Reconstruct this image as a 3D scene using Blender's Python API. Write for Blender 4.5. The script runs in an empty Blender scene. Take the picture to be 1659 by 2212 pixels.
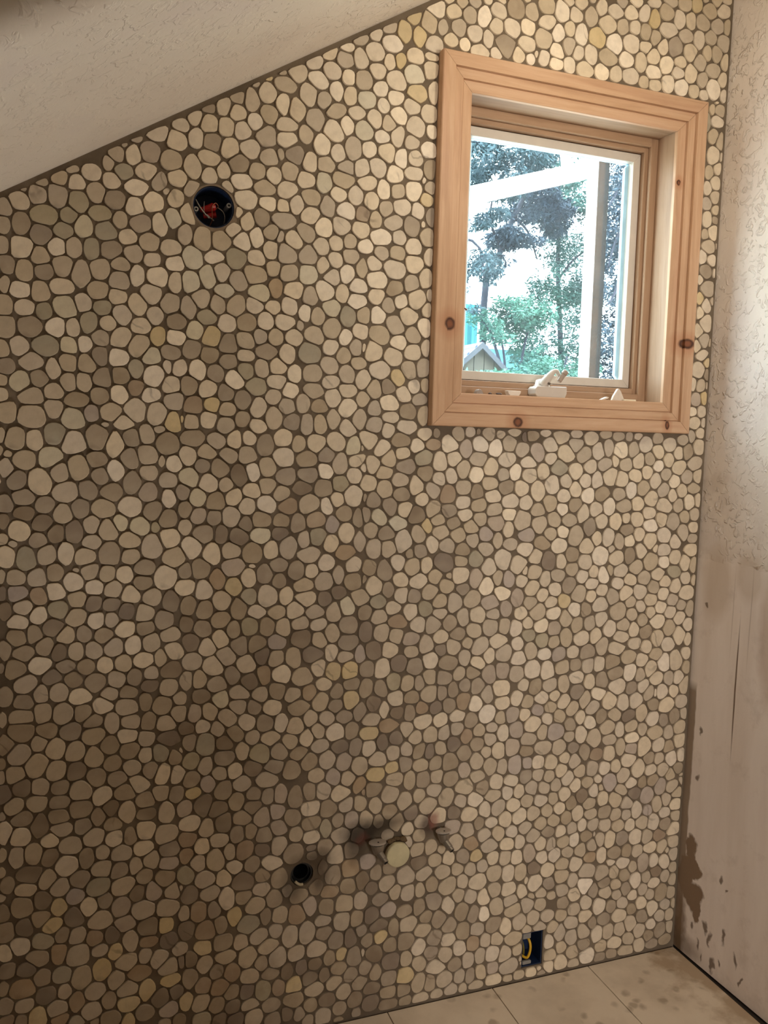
import bpy, bmesh, math, random
from mathutils import Vector, Matrix, noise

random.seed(7)
rnd = random.random
SC = bpy.context.scene
COL = SC.collection

# ------------------------------------------------------------------ camera
EYE = 1.5295                                   # eye height above the floor (floor z = 0, pebble wall in the plane y = 0)
CAM = Vector((0, -2.0, EYE))
YAW, PITCH, ROLL, FPX = 0.3679, -0.0911, 0.0282, 1860.6
fw = Vector((math.sin(YAW) * math.cos(PITCH), math.cos(YAW) * math.cos(PITCH), math.sin(PITCH)))
r0 = Vector((math.cos(YAW), -math.sin(YAW), 0)); u0 = r0.cross(fw)
rt = math.cos(ROLL) * r0 + math.sin(ROLL) * u0
up = -math.sin(ROLL) * r0 + math.cos(ROLL) * u0
cam = bpy.data.cameras.new('camera'); camo = bpy.data.objects.new('camera', cam); COL.objects.link(camo)
cam.sensor_fit = 'HORIZONTAL'; cam.sensor_width = 36.0; cam.lens = 36.0 * FPX / 1659
cam.clip_start = 0.05; cam.clip_end = 200
m = Matrix((rt, up, -fw)).transposed().to_4x4(); m.translation = CAM
camo.matrix_world = m
SC.camera = camo

# ------------------------------------------------------------------ sky, lamps, exposure
world = bpy.data.worlds.new('world'); SC.world = world; world.use_nodes = True
bg = world.node_tree.nodes['Background']
bg.inputs['Color'].default_value = (0.80, 0.93, 1.0, 1); bg.inputs['Strength'].default_value = 14.0
def lamp(name, kind, loc, energy, color, size=0.1, target=None, size_y=None):
    d = bpy.data.lights.new(name, kind); d.energy = energy; d.color = color
    if kind == 'AREA':
        d.size = size
        if size_y: d.shape = 'RECTANGLE'; d.size_y = size_y
    else: d.shadow_soft_size = size
    o = bpy.data.objects.new(name, d); COL.objects.link(o); o.location = loc
    if target: o.rotation_euler = (Vector(target) - Vector(loc)).to_track_quat('-Z', 'Y').to_euler()
    return o
lamp('ceiling_bulb', 'POINT', (1.14, -0.66, 2.34), 11.0, (1.0, 0.90, 0.72), 0.06)
lamp('rear_fill', 'AREA', (0.72, -5.2, 1.55), 98.0, (1.0, 0.95, 0.91), 0.7, (1.3, 0, 1.2), 0.9)  # added fill light; the opening behind the camera cuts its edge
fill_spot = lamp('ceiling_fill', 'SPOT', (0.15, -0.60, 0.25), 29.0, (1.0, 0.95, 0.89), 0.08, (0.10, -0.42, 2.1))  # added spot, aimed up to brighten the ceiling
fill_spot.data.spot_size = math.radians(80); fill_spot.data.spot_blend = 1.0
SC.view_settings.view_transform = 'Standard'; SC.view_settings.look = 'None'
SC.view_settings.gamma = 1.0; SC.view_settings.use_curve_mapping = False
SC.view_settings.exposure = -0.2

# ------------------------------------------------------------------ helpers
def srgb(r, g, b):
    f = lambda c: (c / 255 / 12.92) if c <= 10.3 else ((c / 255 + 0.055) / 1.055) ** 2.4
    return (f(r), f(g), f(b), 1.0)

def obj(name, data, mat, parent=None, kind=None, smooth=False):
    """link ONE mesh object; data is a bmesh or (verts, faces), in the parent's space"""
    me = bpy.data.meshes.new(name)
    if isinstance(data, bmesh.types.BMesh):
        data.to_mesh(me); data.free()
    else:
        me.from_pydata([tuple(v) for v in data[0]], [], data[1]); me.update()
    if mat: me.materials.append(mat)
    if smooth:
        for p in me.polygons: p.use_smooth = True
    o = bpy.data.objects.new(name, me); COL.objects.link(o)
    if parent: o.parent = parent
    if kind: o['kind'] = kind
    return o

def tag(o, label, cat, group=None):
    o['label'] = label; o['category'] = cat
    if group: o['group'] = group
    return o

def thing(name, label, cat, loc, group=None):
    o = bpy.data.objects.new(name, None); COL.objects.link(o); o.location = loc
    o.empty_display_size = 0.02
    return tag(o, label, cat, group)

def box(bm, lo, hi):
    x0, y0, z0 = lo; x1, y1, z1 = hi
    v = [bm.verts.new(p) for p in ((x0,y0,z0),(x1,y0,z0),(x1,y1,z0),(x0,y1,z0),(x0,y0,z1),(x1,y0,z1),(x1,y1,z1),(x0,y1,z1))]
    for f in ((0,3,2,1),(4,5,6,7),(0,1,5,4),(1,2,6,5),(2,3,7,6),(3,0,4,7)): bm.faces.new([v[i] for i in f])
    return v

def bevel(bm, w, seg=1):
    bmesh.ops.bevel(bm, geom=list(bm.edges), offset=w, segments=seg, affect='EDGES', profile=0.5)
    return bm

def frame_of(d):
    d = d.normalized(); a = Vector((0, 0, 1)) if abs(d.z) < 0.9 else Vector((1, 0, 0))
    x = d.cross(a).normalized(); return x, d.cross(x).normalized()

def tube(bm, pts, radii, n=10, cap=True):
    """a tube along pts, one radius per point"""
    pts = [Vector(p) for p in pts]
    if not isinstance(radii, (list, tuple)): radii = [radii] * len(pts)
    rings = []; px = None
    for i, p in enumerate(pts):
        d = (pts[min(i + 1, len(pts) - 1)] - pts[max(i - 1, 0)])
        if d.length < 1e-9: d = Vector((0, 0, 1))
        d.normalize()
        if px is None: x, y = frame_of(d)
        else:
            x = (px - d * px.dot(d)).normalized(); y = d.cross(x)
        px = x
        rings.append([bm.verts.new(p + radii[i] * (math.cos(2*math.pi*k/n) * x + math.sin(2*math.pi*k/n) * y)) for k in range(n)])
    for a, b in zip(rings, rings[1:]):
        for k in range(n): bm.faces.new((a[k], a[(k+1) % n], b[(k+1) % n], b[k]))
    if cap:
        bm.faces.new(list(reversed(rings[0]))); bm.faces.new(rings[-1])
    return bm

def spline(pts, n=6):
    pts = [Vector(p) for p in pts]; out = []
    for i in range(len(pts) - 1):
        a = pts[max(i-1, 0)]; b = pts[i]; c = pts[i+1]; d = pts[min(i+2, len(pts)-1)]
        for k in range(n):
            t = k / n
            out.append(0.5 * ((2*b) + (c-a)*t + (2*a-5*b+4*c-d)*t*t + (3*b-a-3*c+d)*t**3))
    return out + [pts[-1]]

def prism(outline, y0, y1):
    """an outline in x,z pushed from y0 to y1"""
    bm = bmesh.new()
    a = [bm.verts.new((x, y0, z)) for x, z in outline]; b = [bm.verts.new((x, y1, z)) for x, z in outline]
    n = len(a)
    bm.faces.new(a); bm.faces.new(list(reversed(b)))
    for k in range(n): bm.faces.new((a[(k+1) % n], a[k], b[k], b[(k+1) % n]))
    bmesh.ops.recalc_face_normals(bm, faces=list(bm.faces))
    return bm

# ------------------------------------------------------------------ materials
class M:
    """a small node builder"""
    def __init__(s, name):
        s.m = bpy.data.materials.new(name); s.m.use_nodes = True
        s.t = s.m.node_tree; s.b = s.t.nodes['Principled BSDF']
    def n(s, kind, **kw):
        nd = s.t.nodes.new(kind)
        for k, v in kw.items():
            if k.startswith('_'): nd.inputs[k[1:].replace('_', ' ')].default_value = v
            else: setattr(nd, k, v)
        return nd
    def l(s, a, b): s.t.links.new(a, b)
    def pos(s): return s.n('ShaderNodeTexCoord').outputs['Object']
    def map(s, src, scale=(1,1,1), loc=(0,0,0), rot=(0,0,0)):
        mp = s.n('ShaderNodeMapping'); s.l(src, mp.inputs[0])
        mp.inputs['Scale'].default_value = scale; mp.inputs['Location'].default_value = loc; mp.inputs['Rotation'].default_value = rot
        return mp.outputs[0]
    def noise(s, src, scale, detail=4, rough=0.55, dist=0.0):
        nd = s.n('ShaderNodeTexNoise', _Scale=scale, _Detail=detail, _Roughness=rough, _Distortion=dist)
        s.l(src, nd.inputs['Vector']); return nd.outputs['Fac']
    def ramp(s, src, stops, interp='LINEAR'):
        r = s.n('ShaderNodeValToRGB'); r.color_ramp.interpolation = interp
        e = r.color_ramp.elements
        while len(e) < len(stops): e.new(0.5)
        for i, (p, c) in enumerate(stops):
            e[i].position = p; e[i].color = c if isinstance(c, tuple) else (c, c, c, 1)
        s.l(src, r.inputs[0]); return r.outputs[0]
    def mix(s, fac, a, b, mode='MIX'):
        nd = s.n('ShaderNodeMix', data_type='RGBA', blend_type=mode)
        for sock, v in ((nd.inputs[0], fac), (nd.inputs[6], a), (nd.inputs[7], b)):
            if hasattr(v, 'links'): s.l(v, sock)
            else: sock.default_value = v
        return nd.outputs[2]
    def math(s, op, a, b=0.0, clamp=False):
        nd = s.n('ShaderNodeMath', operation=op, use_clamp=clamp)
        for i, v in enumerate((a, b)):
            if hasattr(v, 'links'): s.l(v, nd.inputs[i])
            else: nd.inputs[i].default_value = v
        return nd.outputs[0]
    def sep(s, src):
        nd = s.n('ShaderNodeSeparateXYZ'); s.l(src, nd.inputs[0]); return nd.outputs
    def warp(s, src, scale, amt):
        nd = s.n('ShaderNodeTexNoise', _Scale=scale, _Detail=3.0); s.l(src, nd.inputs['Vector'])
        a = s.n('ShaderNodeVectorMath', operation='SUBTRACT'); s.l(nd.outputs['Color'], a.inputs[0]); a.inputs[1].default_value = (.5,.5,.5)
        b = s.n('ShaderNodeVectorMath', operation='SCALE'); s.l(a.outputs[0], b.inputs[0]); b.inputs['Scale'].default_value = amt
        c = s.n('ShaderNodeVectorMath', operation='ADD'); s.l(src, c.inputs[0]); s.l(b.outputs[0], c.inputs[1])
        return c.outputs[0]
    def spot(s, src, c, r, soft=0.3):
        """1 inside an ellipsoid at c with radii r, 0 outside"""
        a = s.n('ShaderNodeVectorMath', operation='SUBTRACT'); s.l(src, a.inputs[0]); a.inputs[1].default_value = c
        b = s.n('ShaderNodeVectorMath', operation='DIVIDE'); s.l(a.outputs[0], b.inputs[0]); b.inputs[1].default_value = r
        ln = s.n('ShaderNodeVectorMath', operation='LENGTH'); s.l(b.outputs[0], ln.inputs[0])
        mr = s.n('ShaderNodeMapRange'); s.l(ln.outputs['Value'], mr.inputs[0])
        for k, v in zip((1, 2, 3, 4), (1 - soft, 1 + soft, 1.0, 0.0)): mr.inputs[k].default_value = v
        return mr.outputs[0]
    def step(s, v, a, b):
        mr = s.n('ShaderNodeMapRange'); s.l(v, mr.inputs[0])
        for k, x in zip((1, 2, 3, 4), (a, b, 0.0, 1.0)): mr.inputs[k].default_value = x
        return mr.outputs[0]
    def bump(s, h, strength=0.3, dist=0.002):
        nd = s.n('ShaderNodeBump', _Strength=strength, _Distance=dist); s.l(h, nd.inputs['Height']); s.l(nd.outputs[0], s.b.inputs['Normal'])
    def done(s, color=None, rough=0.6, metal=0.0, spec=0.5):
        if color is not None:
            if hasattr(color, 'links'): s.l(color, s.b.inputs['Base Color'])
            else: s.b.inputs['Base Color'].default_value = color
        if hasattr(rough, 'links'): s.l(rough, s.b.inputs['Roughness'])
        else: s.b.inputs['Roughness'].default_value = rough
        s.b.inputs['Metallic'].default_value = metal; s.b.inputs['Specular IOR Level'].default_value = spec
        return s.m

def plain(name, c, rough=0.5, metal=0.0, var=0.12, scale=30):
    k = M(name); f = k.noise(k.pos(), scale)
    dark = tuple(x * (1 - var) for x in c[:3]) + (1,); lite = tuple(min(1, x * (1 + var)) for x in c[:3]) + (1,)
    return k.done(k.ramp(f, [(0.3, dark), (0.7, lite)]), rough, metal)

def grime(k, c):
    """pipe-dope smears and grout film left on the wall by the plumbing"""
    w = k.warp(k.n('ShaderNodeNewGeometry').outputs['Position'], 26, 0.03)
    for (x, z, rx, rz, col, am) in ((0.735, .505, .045, .032, srgb(52, 44, 36), .85), (0.79, .520, .045, .018, srgb(60, 50, 38), .7), (0.715, .470, .025, .035, srgb(56, 46, 36), .6),
            (0.918, .500, .020, .028, srgb(70, 52, 44), .75), (0.938, .510, .013, .022, srgb(156, 96, 82), .6), (0.735, .488, .016, .016, srgb(110, 60, 48), .5),
            (0.600, .455, .05, .022, srgb(92, 78, 62), .75), (0.620, .415, .025, .05, srgb(86, 72, 56), .7), (0.550, .395, .03, .04, srgb(78, 66, 52), .6)):
        c = k.mix(k.math('MULTIPLY', k.spot(w, (x, 0, z), (rx, 1, rz), 0.5), am), c, col)
    return c

def m_pebble():
    k = M('river_pebble')
    at = k.n('ShaderNodeAttribute', attribute_name='stone'); p = k.pos()
    f = k.noise(p, 55, 5, 0.6); c = k.mix(k.math('MULTIPLY', k.step(f, 0.42, 0.72), 0.22), at.outputs['Color'], srgb(120, 98, 74))
    g = k.noise(p, 14, 2); c = k.mix(k.math('MULTIPLY', k.step(g, 0.45, 0.75), 0.22), c, srgb(232, 214, 184))
    w = k.warp(p, 22, 0.03)                                             # thin dark veins and fractures on some stones
    v = k.n('ShaderNodeTexWave', wave_type='BANDS', bands_direction='DIAGONAL', _Scale=7.0, _Distortion=9.0, _Detail=2.0); k.l(w, v.inputs[0])
    vein = k.math('MULTIPLY', k.step(v.outputs['Fac'], 0.035, 0.0), k.step(k.noise(p, 9, 1), 0.60, 0.66))
    c = k.mix(k.math('MULTIPLY', vein, 0.38), c, srgb(84, 66, 48))
    c = grime(k, c)
    k.bump(k.noise(p, 160, 3), 0.15, 0.001)
    return k.done(c, 0.62, 0, 0.35)

def m_grout():
    k = M('brown_grout'); p = k.pos()
    f = k.noise(p, 9, 4); c = k.ramp(f, [(0.3, srgb(102, 89, 73)), (0.7, srgb(128, 113, 95))])
    c = grime(k, c)
    g = k.noise(p, 300, 3); k.bump(g, 0.4, 0.0015)
    return k.done(c, 0.9, 0, 0.2)

def m_wood(name, grain, knots=(), tone=1.0):
    """pine with the grain along the axis 'grain'; knots at their places on the boards"""
    k = M(name); p = k.pos()
    sc = {'X': (1.1, 16, 16), 'Z': (16, 16, 1.1), 'Y': (16, 1.1, 16)}[grain]
    q = k.map(k.warp(p, 4, 0.02), sc)
    f = k.noise(q, 3.0, 5, 0.55, 0.6)
    t = lambda r, g, b: srgb(min(255, r * tone), min(255, g * tone), min(255, b * tone))
    c = k.ramp(f, [(0.30, t(180, 142, 110)), (0.5, t(196, 158, 125)), (0.72, t(205, 169, 138))])
    sc2 = {'X': (3, 90, 90), 'Z': (90, 90, 3), 'Y': (90, 3, 90)}[grain]
    g = k.noise(k.map(p, sc2), 2.2, 4, 0.7)
    c = k.mix(k.math('MULTIPLY', k.step(g, 0.52, 0.75), 0.35), c, t(164, 122, 88))
    h = k.noise(k.map(p, sc, (3, 5, 1)), 1.3, 2)
    c = k.mix(k.math('MULTIPLY', k.step(h, 0.55, 0.7), 0.3), c, t(184, 138, 112))
    for (kx, ky, kz, rx, rz) in knots:
        halo = k.spot(k.warp(p, 40, 0.008), (kx, ky, kz), (rx * 1.9, 0.2, rz * 1.9), 0.6)
        c = k.mix(k.math('MULTIPLY', halo, 0.5), c, srgb(160, 96, 58))
        core = k.spot(k.warp(p, 70, 0.006), (kx, ky, kz), (rx, 0.2, rz), 0.18)
        inner = k.spot(k.warp(p, 90, 0.006), (kx, ky, kz), (rx * .55, 0.2, rz * .55), 0.4)
        c = k.mix(core, c, k.mix(inner, srgb(72, 42, 26), srgb(128, 78, 50)))
    k.bump(g, 0.12, 0.001)
    return k.done(c, 0.5, 0, 0.35)

def m_plaster(name, right=False):
    """hand-textured white plaster; on the right wall a smooth patched lower part with stains"""
    k = M(name); p = k.pos(); s = k.sep(p)
    w = k.warp(p, 14, 0.03)
    a = k.noise(w, 46, 3, 0.5, 0.8); ridge = k.step(a, 0.53, 0.63)
    patchy = k.step(k.noise(p, 5.5, 3), 0.36, 0.62)
    tex = k.math('MULTIPLY', ridge, patchy)
    fine = k.noise(p, 130, 3)
    n1 = k.noise(p, 3.0, 4)
    if not right:
        c = k.ramp(n1, [(0.3, srgb(214, 202, 188)), (0.55, srgb(222, 212, 198)), (0.75, srgb(216, 204, 196))])
        h = k.math('ADD', k.math('MULTIPLY', tex, 1.0), k.math('MULTIPLY', fine, 0.12))
        k.bump(h, 0.6, 0.004)
        return k.done(c, 0.75, 0, 0.3)
    yy, zz = s[1], s[2]
    edge = k.math('ADD', zz, k.math('MULTIPLY', k.noise(p, 16, 3), 0.06))
    upper = k.step(edge, 1.225, 1.245)                                     # where the hand texture starts
    c = k.ramp(n1, [(0.3, srgb(216, 202, 190)), (0.55, srgb(226, 214, 203)), (0.75, srgb(218, 206, 199))])
    low = k.ramp(k.noise(k.map(p, (3, 6, 1.0)), 2.0, 4), [(0.3, srgb(228, 215, 205)), (0.6, srgb(239, 228, 220)), (0.8, srgb(232, 218, 212))])
    c = k.mix(upper, low, c)
    # tan patches where the old texture was scraped off
    for (cy, cz, ry, rz, col, am) in ((-0.085, 1.13, 0.055, 0.10, srgb(186, 164, 138), .4), (-0.20, 1.17, 0.05, 0.07, srgb(188, 166, 142), .4),
                                      (-0.30, 1.05, 0.05, 0.2, srgb(186, 160, 140), .5)):
        c = k.mix(k.math('MULTIPLY', k.spot(k.warp(p, 12, 0.04), (1.76, cy, cz), (1.0, ry, rz), 0.25), am), c, col)
    grime = k.step(k.noise(w, 10, 5, 0.65), 0.56, 0.68)
    c = k.mix(k.math('MULTIPLY', grime, 0.16), c, srgb(138, 112, 84))
    wp = k.warp(p, 30, 0.012)
    # brown mortar smears low in the corner
    def patch(cy, cz, ry, rz, col, am=1.0, soft=0.12, src=None):
        nonlocal c
        c = k.mix(k.math('MULTIPLY', k.spot(src or wp, (1.76, cy, cz), (1.0, ry, rz), soft), am), c, col)
    band = k.math('MULTIPLY', k.step(k.math('ADD', yy, k.math('MULTIPLY', k.noise(p, 18, 2), 0.012)), -0.026, -0.021), k.step(zz, 0.83, 0.80))
    c = k.mix(k.math('MULTIPLY', band, 0.85), c, srgb(134, 112, 88))
    mortar = srgb(140, 118, 97); wp = k.warp(k.warp(p, 60, 0.012), 20, 0.045)
    patch(-0.052, 0.325, 0.020, 0.050, mortar); patch(-0.066, 0.275, 0.026, 0.028, mortar); patch(-0.030, 0.245, 0.030, 0.055, mortar)
    patch(-0.070, 0.195, 0.042, 0.042, mortar); patch(-0.092, 0.165, 0.018, 0.045, mortar)
    patch(-0.022, 0.07, 0.022, 0.10, srgb(122, 98, 74), .8, .4); patch(-0.05, 0.03, 0.05, 0.03, srgb(110, 92, 70), .6, .6)
    for (cy, cz, ry, rz) in ((-0.128, .13, .006, .018), (-0.146, .105, .006, .02), (-0.10, .06, .005, .014), (-0.20, .14, .006, .02), (-0.245, .10, .006, .022),
                             (-0.182, .055, .004, .008), (-0.115, .03, .004, .012), (-0.16, .03, .006, .025), (-0.075, .11, .006, .012), (-0.17, .30, .005, .010),
                             (-0.195, .28, .003, .006), (-0.053, .69, .006, .012), (-0.06, .55, .006, .010), (-0.05, 1.06, .005, .006), (-0.27, .05, .004, .012), (-0.30, -.02, .004, .012)):
        patch(cy, cz, ry, rz, srgb(92, 70, 48), .8, .35)
    # grease on the right-hand streaks: two long runs down the wall
    run = k.math('MULTIPLY', k.spot(k.warp(p, 3, 0.01), (1.76, -0.179, 0.85), (1.0, 0.0028, 0.17), 0.3), 0.9)
    c = k.mix(run, c, srgb(104, 78, 56))
    c = k.mix(k.math('MULTIPLY', k.spot(k.warp(p, 3, 0.012), (1.76, -0.215, 1.06), (1.0, 0.002, 0.12), 0.5), 0.3), c, srgb(120, 92, 68))
    c = k.mix(k.math('MULTIPLY', k.spot(k.warp(p, 3, 0.012), (1.76, -0.15, 1.06), (1.0, 0.002, 0.10), 0.5), 0.25), c, srgb(130, 100, 76))
    h = k.math('ADD', k.math('MULTIPLY', k.math('MULTIPLY', tex, upper), 1.0), k.math('MULTIPLY', fine, 0.10))
    h = k.math('ADD', h, k.math('MULTIPLY', upper, 0.5))
    k.bump(h, 0.75, 0.005)
    return k.done(c, 0.7, 0, 0.3)

def m_board():
    k = M('cement_tile'); p = k.pos()
    f = k.noise(p, 6, 5, 0.6); c = k.ramp(f, [(0.3, srgb(204, 188, 166)), (0.55, srgb(224, 208, 186)), (0.8, srgb(230, 216, 195))])
    v = k.n('ShaderNodeTexVoronoi', _Scale=17.0, _Randomness=1.0); k.l(k.warp(p, 20, 0.03), v.inputs['Vector'])
    blot = k.math('MULTIPLY', k.step(v.outputs['Distance'], 0.30, 0.16), k.step(k.noise(p, 8, 2), 0.46, 0.54))
    c = k.mix(k.math('MULTIPLY', blot, 0.5), c, srgb(128, 104, 76))
    x = k.sep(p)[0]
    damp = k.math('MULTIPLY', k.step(k.math('ADD', x, k.math('MULTIPLY', k.noise(p, 11, 5), 0.42)), 1.84, 1.92), 0.6)
    c = k.mix(damp, c, srgb(150, 118, 80))
    k.bump(k.noise(p, 120, 3), 0.2, 0.001)
    return k.done(c, 0.65, 0, 0.35)

def m_glass():
    k = M('veiled_glass'); t = k.t
    out = t.nodes['Material Output']
    tr = k.n('ShaderNodeBsdfTransparent'); tr.inputs[0].default_value = (0.93, 0.97, 0.97, 1)
    gl = k.n('ShaderNodeBsdfGlossy', _Roughness=0.02); gl.inputs[0].default_value = (1, 1, 1, 1)
    fr = k.n('ShaderNodeFresnel', _IOR=1.45)
    df = k.n('ShaderNodeBsdfTranslucent'); df.inputs[0].default_value = (0.85, 0.92, 0.94, 1)
    a = k.n('ShaderNodeMixShader'); bf = k.n('ShaderNodeNewGeometry').outputs['Backfacing']
    k.l(k.math('MULTIPLY', fr.outputs[0], k.math('SUBTRACT', 1.0, bf)), a.inputs[0]); k.l(tr.outputs[0], a.inputs[1]); k.l(gl.outputs[0], a.inputs[2])
    b = k.n('ShaderNodeMixShader'); k.l(a.outputs[0], b.inputs[1]); k.l(df.outputs[0], b.inputs[2])
    veil = k.ramp(k.noise(k.pos(), 7, 4), [(0.3, 0.004), (0.75, 0.012)]); k.l(veil, b.inputs[0])  # faint pale veil mixed in to imitate glare over the view
    k.l(b.outputs[0], out.inputs[0])
    return k.m

def m_leaf(name, a, b, scale=1.2):
    k = M(name); f = k.noise(k.pos(), scale, 3)
    c = k.ramp(f, [(0.32, a), (0.68, b)])
    k.b.inputs['Subsurface Weight'].default_value = 0.0
    return k.done(c, 0.6, 0, 0.3)

PEB, GROUT = m_pebble(), m_grout()
PLASTER, PLASTER_R = m_plaster('textured_ceiling_plaster'), m_plaster('patched_wall_plaster', True)
TILE = m_board()
GROUND = plain('garden_soil', srgb(96, 104, 80), 0.9)
WHITE = plain('white_vinyl', srgb(202, 192, 180), 0.4, 0, 0.04)
SHADEWALL = plain('painted_drywall', srgb(166, 150, 130), 0.8, 0, 0.05, 4)
DARKGAP = plain('dark_subfloor', srgb(52, 42, 32), 0.95)

# ------------------------------------------------------------------ the room
XR, LEAN = 1.7599, 0.0031                       # the right-hand corner leans out a hair towards the top
def xr(z): return XR + LEAN * (z - EYE)
def zc(x): return 0.4738 + EYE + 0.593 * (x + 0.0991)   # ceiling slope
X0, YB = -1.2, -2.6

CASE = (0.8805, 1.675, EYE + 0.0225, EYE + 0.9235)        # outer edge of the window casing
OPEN = (0.968, 1.592, EYE + 0.1075, EYE + 0.840)          # its inner edge
RND = (0.3405, EYE + 0.4953, 0.0475)                      # round hole: centre x, z, radius
GANG = (1.2245, 1.2920, EYE - 1.4940, EYE - 1.3915)       # outlet hole
DRAIN = (0.5772, 0.4195, 0.0300)
PIPES = ((0.765, 0.470, 0.020), (0.955, 0.480, 0.020))

def wall_back():
    bm = bmesh.new()
    def loop(pts):
        v = [bm.verts.new((x, 0, z)) for x, z in pts]
        return [bm.edges.new((v[i], v[(i+1) % len(v)])) for i in range(len(v))], v
    circ = lambda cx, cz, r, n=28: [(cx + r * math.cos(2*math.pi*i/n), cz + r * math.sin(2*math.pi*i/n)) for i in range(n)]
    rect = lambda a, b, c, d: [(a, c), (b, c), (b, d), (a, d)]
    zt = 3.2
    es, _ = loop([(X0, -.006), (xr(-.006), -.006), (xr(zc(1.76)), zc(xr(zc(1.76)))), (X0, zc(X0))])
    holes = []
    for pts in (rect(OPEN[0] - .012, OPEN[1] + .012, OPEN[2] - .012, OPEN[3] + .012), circ(*RND), rect(*GANG), circ(*DRAIN)):
        e, v = loop(pts); es += e; holes.append((v, pts))
    bmesh.ops.triangle_fill(bm, edges=es, use_beauty=True)
    for v, pts in holes:                        # the depth of each hole
        b = [bm.verts.new((q.co.x, 0.10 if len(v) > 4 or v[0].co.z < 1 else 0.14, q.co.z)) for q in v]
        for i in range(len(v)):
            j = (i + 1) % len(v); bm.faces.new((v[i], v[j], b[j], b[i]))
    bmesh.ops.recalc_face_normals(bm, faces=list(bm.faces))
    for f in bm.faces:
        if abs(f.normal.y) > 0.9 and f.normal.y > 0: f.normal_flip()
    return bm
WALL = obj('wall_back', wall_back(), GROUT, kind='structure')

# masonry behind the pebble face and outside the right-hand wall
bm = bmesh.new()
box(bm, (1.80, -2.7, -0.3), (1.95, 0.14, 3.9)); box(bm, (X0, 0.02, -0.3), (1.80, 0.14, -0.0065))
obj('trim_1', bm, SHADEWALL, kind='structure')
# right wall: a fine sheet, leaning like the corner
bm = bmesh.new()
g = [[bm.verts.new((xr(z), y, z)) for z in (0.0035, 0.8, 1.6, 2.4, 3.6)] for y in (0.0, -0.5, -1.2, -2.0, YB)]
for i in range(4):
    for j in range(4): bm.faces.new((g[i][j], g[i][j+1], g[i+1][j+1], g[i+1][j]))
obj('wall_right', bm, PLASTER_R, kind='structure')
obj('wall_left', ([(X0, 0, 0), (X0, YB, 0), (X0, YB, 2.2), (X0, 0, 2.2)], [(0, 1, 2, 3)]), SHADEWALL, kind='structure')
# the wall behind the camera, with an opening added to bound the fill light
bm = bmesh.new()
for lo, hi in (((X0 - .1, YB - .1, 0), (0.72, YB, 3.7)), ((1.56, YB - .1, 0), (1.95, YB, 3.7)), ((0.72, YB - .1, 2.05), (1.56, YB, 3.7))): box(bm, lo, hi)
obj('wall_front', bm, SHADEWALL, kind='structure')
bm = bmesh.new()
box(bm, (0.2, -6.1, -0.05), (2.4, YB - .1, 0.0)); box(bm, (0.2, -6.1, 2.3), (2.4, YB - .1, 2.4)); box(bm, (0.1, -6.1, 0), (0.2, YB - .1, 2.4)); box(bm, (2.4, -6.1, 0), (2.5, YB - .1, 2.4)); box(bm, (0.1, -6.2, 0), (2.5, -6.1, 2.4))
obj('fill_enclosure', bm, SHADEWALL, kind='structure')  # unseen box added around the rear fill light, beyond the opening

# ceiling: sloping soffit along the wall, then a rounded edge up into a recess
bm = bmesh.new()
prof = [(0.02, 0.0), (-0.35, 0.0), (-0.68, 0.0)] + [(-0.68 - 0.04 * math.sin(a), 0.04 - 0.04 * math.cos(a)) for a in [math.pi / 16 * i for i in range(1, 9)]] + [(-0.72, 0.3), (YB, 0.3)]
rows = []
for x in (X0, -0.5, 0.2, 0.9, 1.6, 1.85): rows.append([bm.verts.new((x, y, zc(x) + h)) for y, h in prof])
for a, b in zip(rows, rows[1:]):
    for k in range(len(prof) - 1):
        f = bm.faces.new((a[k], a[k+1], b[k+1], b[k])); f.smooth = True
obj('ceiling', bm, PLASTER, kind='structure')

# floor: dark base and 305 mm tiles with open joints
FLOOR = obj('floor', ([(X0, 0.14, -0.006), (2.0, 0.14, -0.006), (2.0, YB, -0.006), (X0, YB, -0.006)], [(0, 3, 2, 1)]), DARKGAP, kind='structure')
J = 0.0024
xs = [1.4462 + 0.3135 * i for i in range(-8, 2)]
for i in range(len(xs) - 1):
    for j, (ya, yb) in enumerate(((-0.004, -0.61), (-0.61, -1.22), (-1.22, -1.83), (-1.83, -2.44))):
        xa, xb = xs[i] + J / 2, min(xs[i+1] - J / 2, xr(0) - 0.0045)
        if xb - xa < 0.02: continue
        bm = bmesh.new(); box(bm, (xa, yb + J / 2, -0.006), (xb, ya - J / 2, 0.0)); 
        for v in bm.verts: v.co.x += 0.028 * v.co.y
        for v in bm.verts: v.co.x = min(v.co.x, xr(0) - 0.0045)
        obj('tile', bevel(bm, 0.0008), TILE, FLOOR)

# ------------------------------------------------------------------ window
WB = Vector((1.2777, 0.0, CASE[2]))
win = bpy.data.objects.new('window_1', None); COL.objects.link(win); win.location = WB; win['kind'] = 'structure'; win.empty_display_size = 0.05
def loc(bm): bm.transform(Matrix.Translation(-WB)) ; return bm
def kn(x, y, z, rx, rz): return (x - WB.x, y - WB.y, z - WB.z, rx, rz)
WZ = m_wood('pine_upright', 'Z', [kn(0.9235, -.02, 1.8058, .016, .016), kn(1.650, -.02, 1.801, .022, .014), kn(1.6025, -.02, 2.2347, .006, .008)])
WX = m_wood('pine_level', 'X', [kn(1.1244, -.02, 1.568, .014, .013), kn(1.5975, -.02, 1.574, .007, .013)])
WZJ, WXJ = m_wood('pine_jamb_upright_dim', 'Z', (), 0.84), m_wood('pine_jamb_level_dim', 'X', (), 0.84)  # same pine, darkened to hold back the daylight on the jambs
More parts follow.
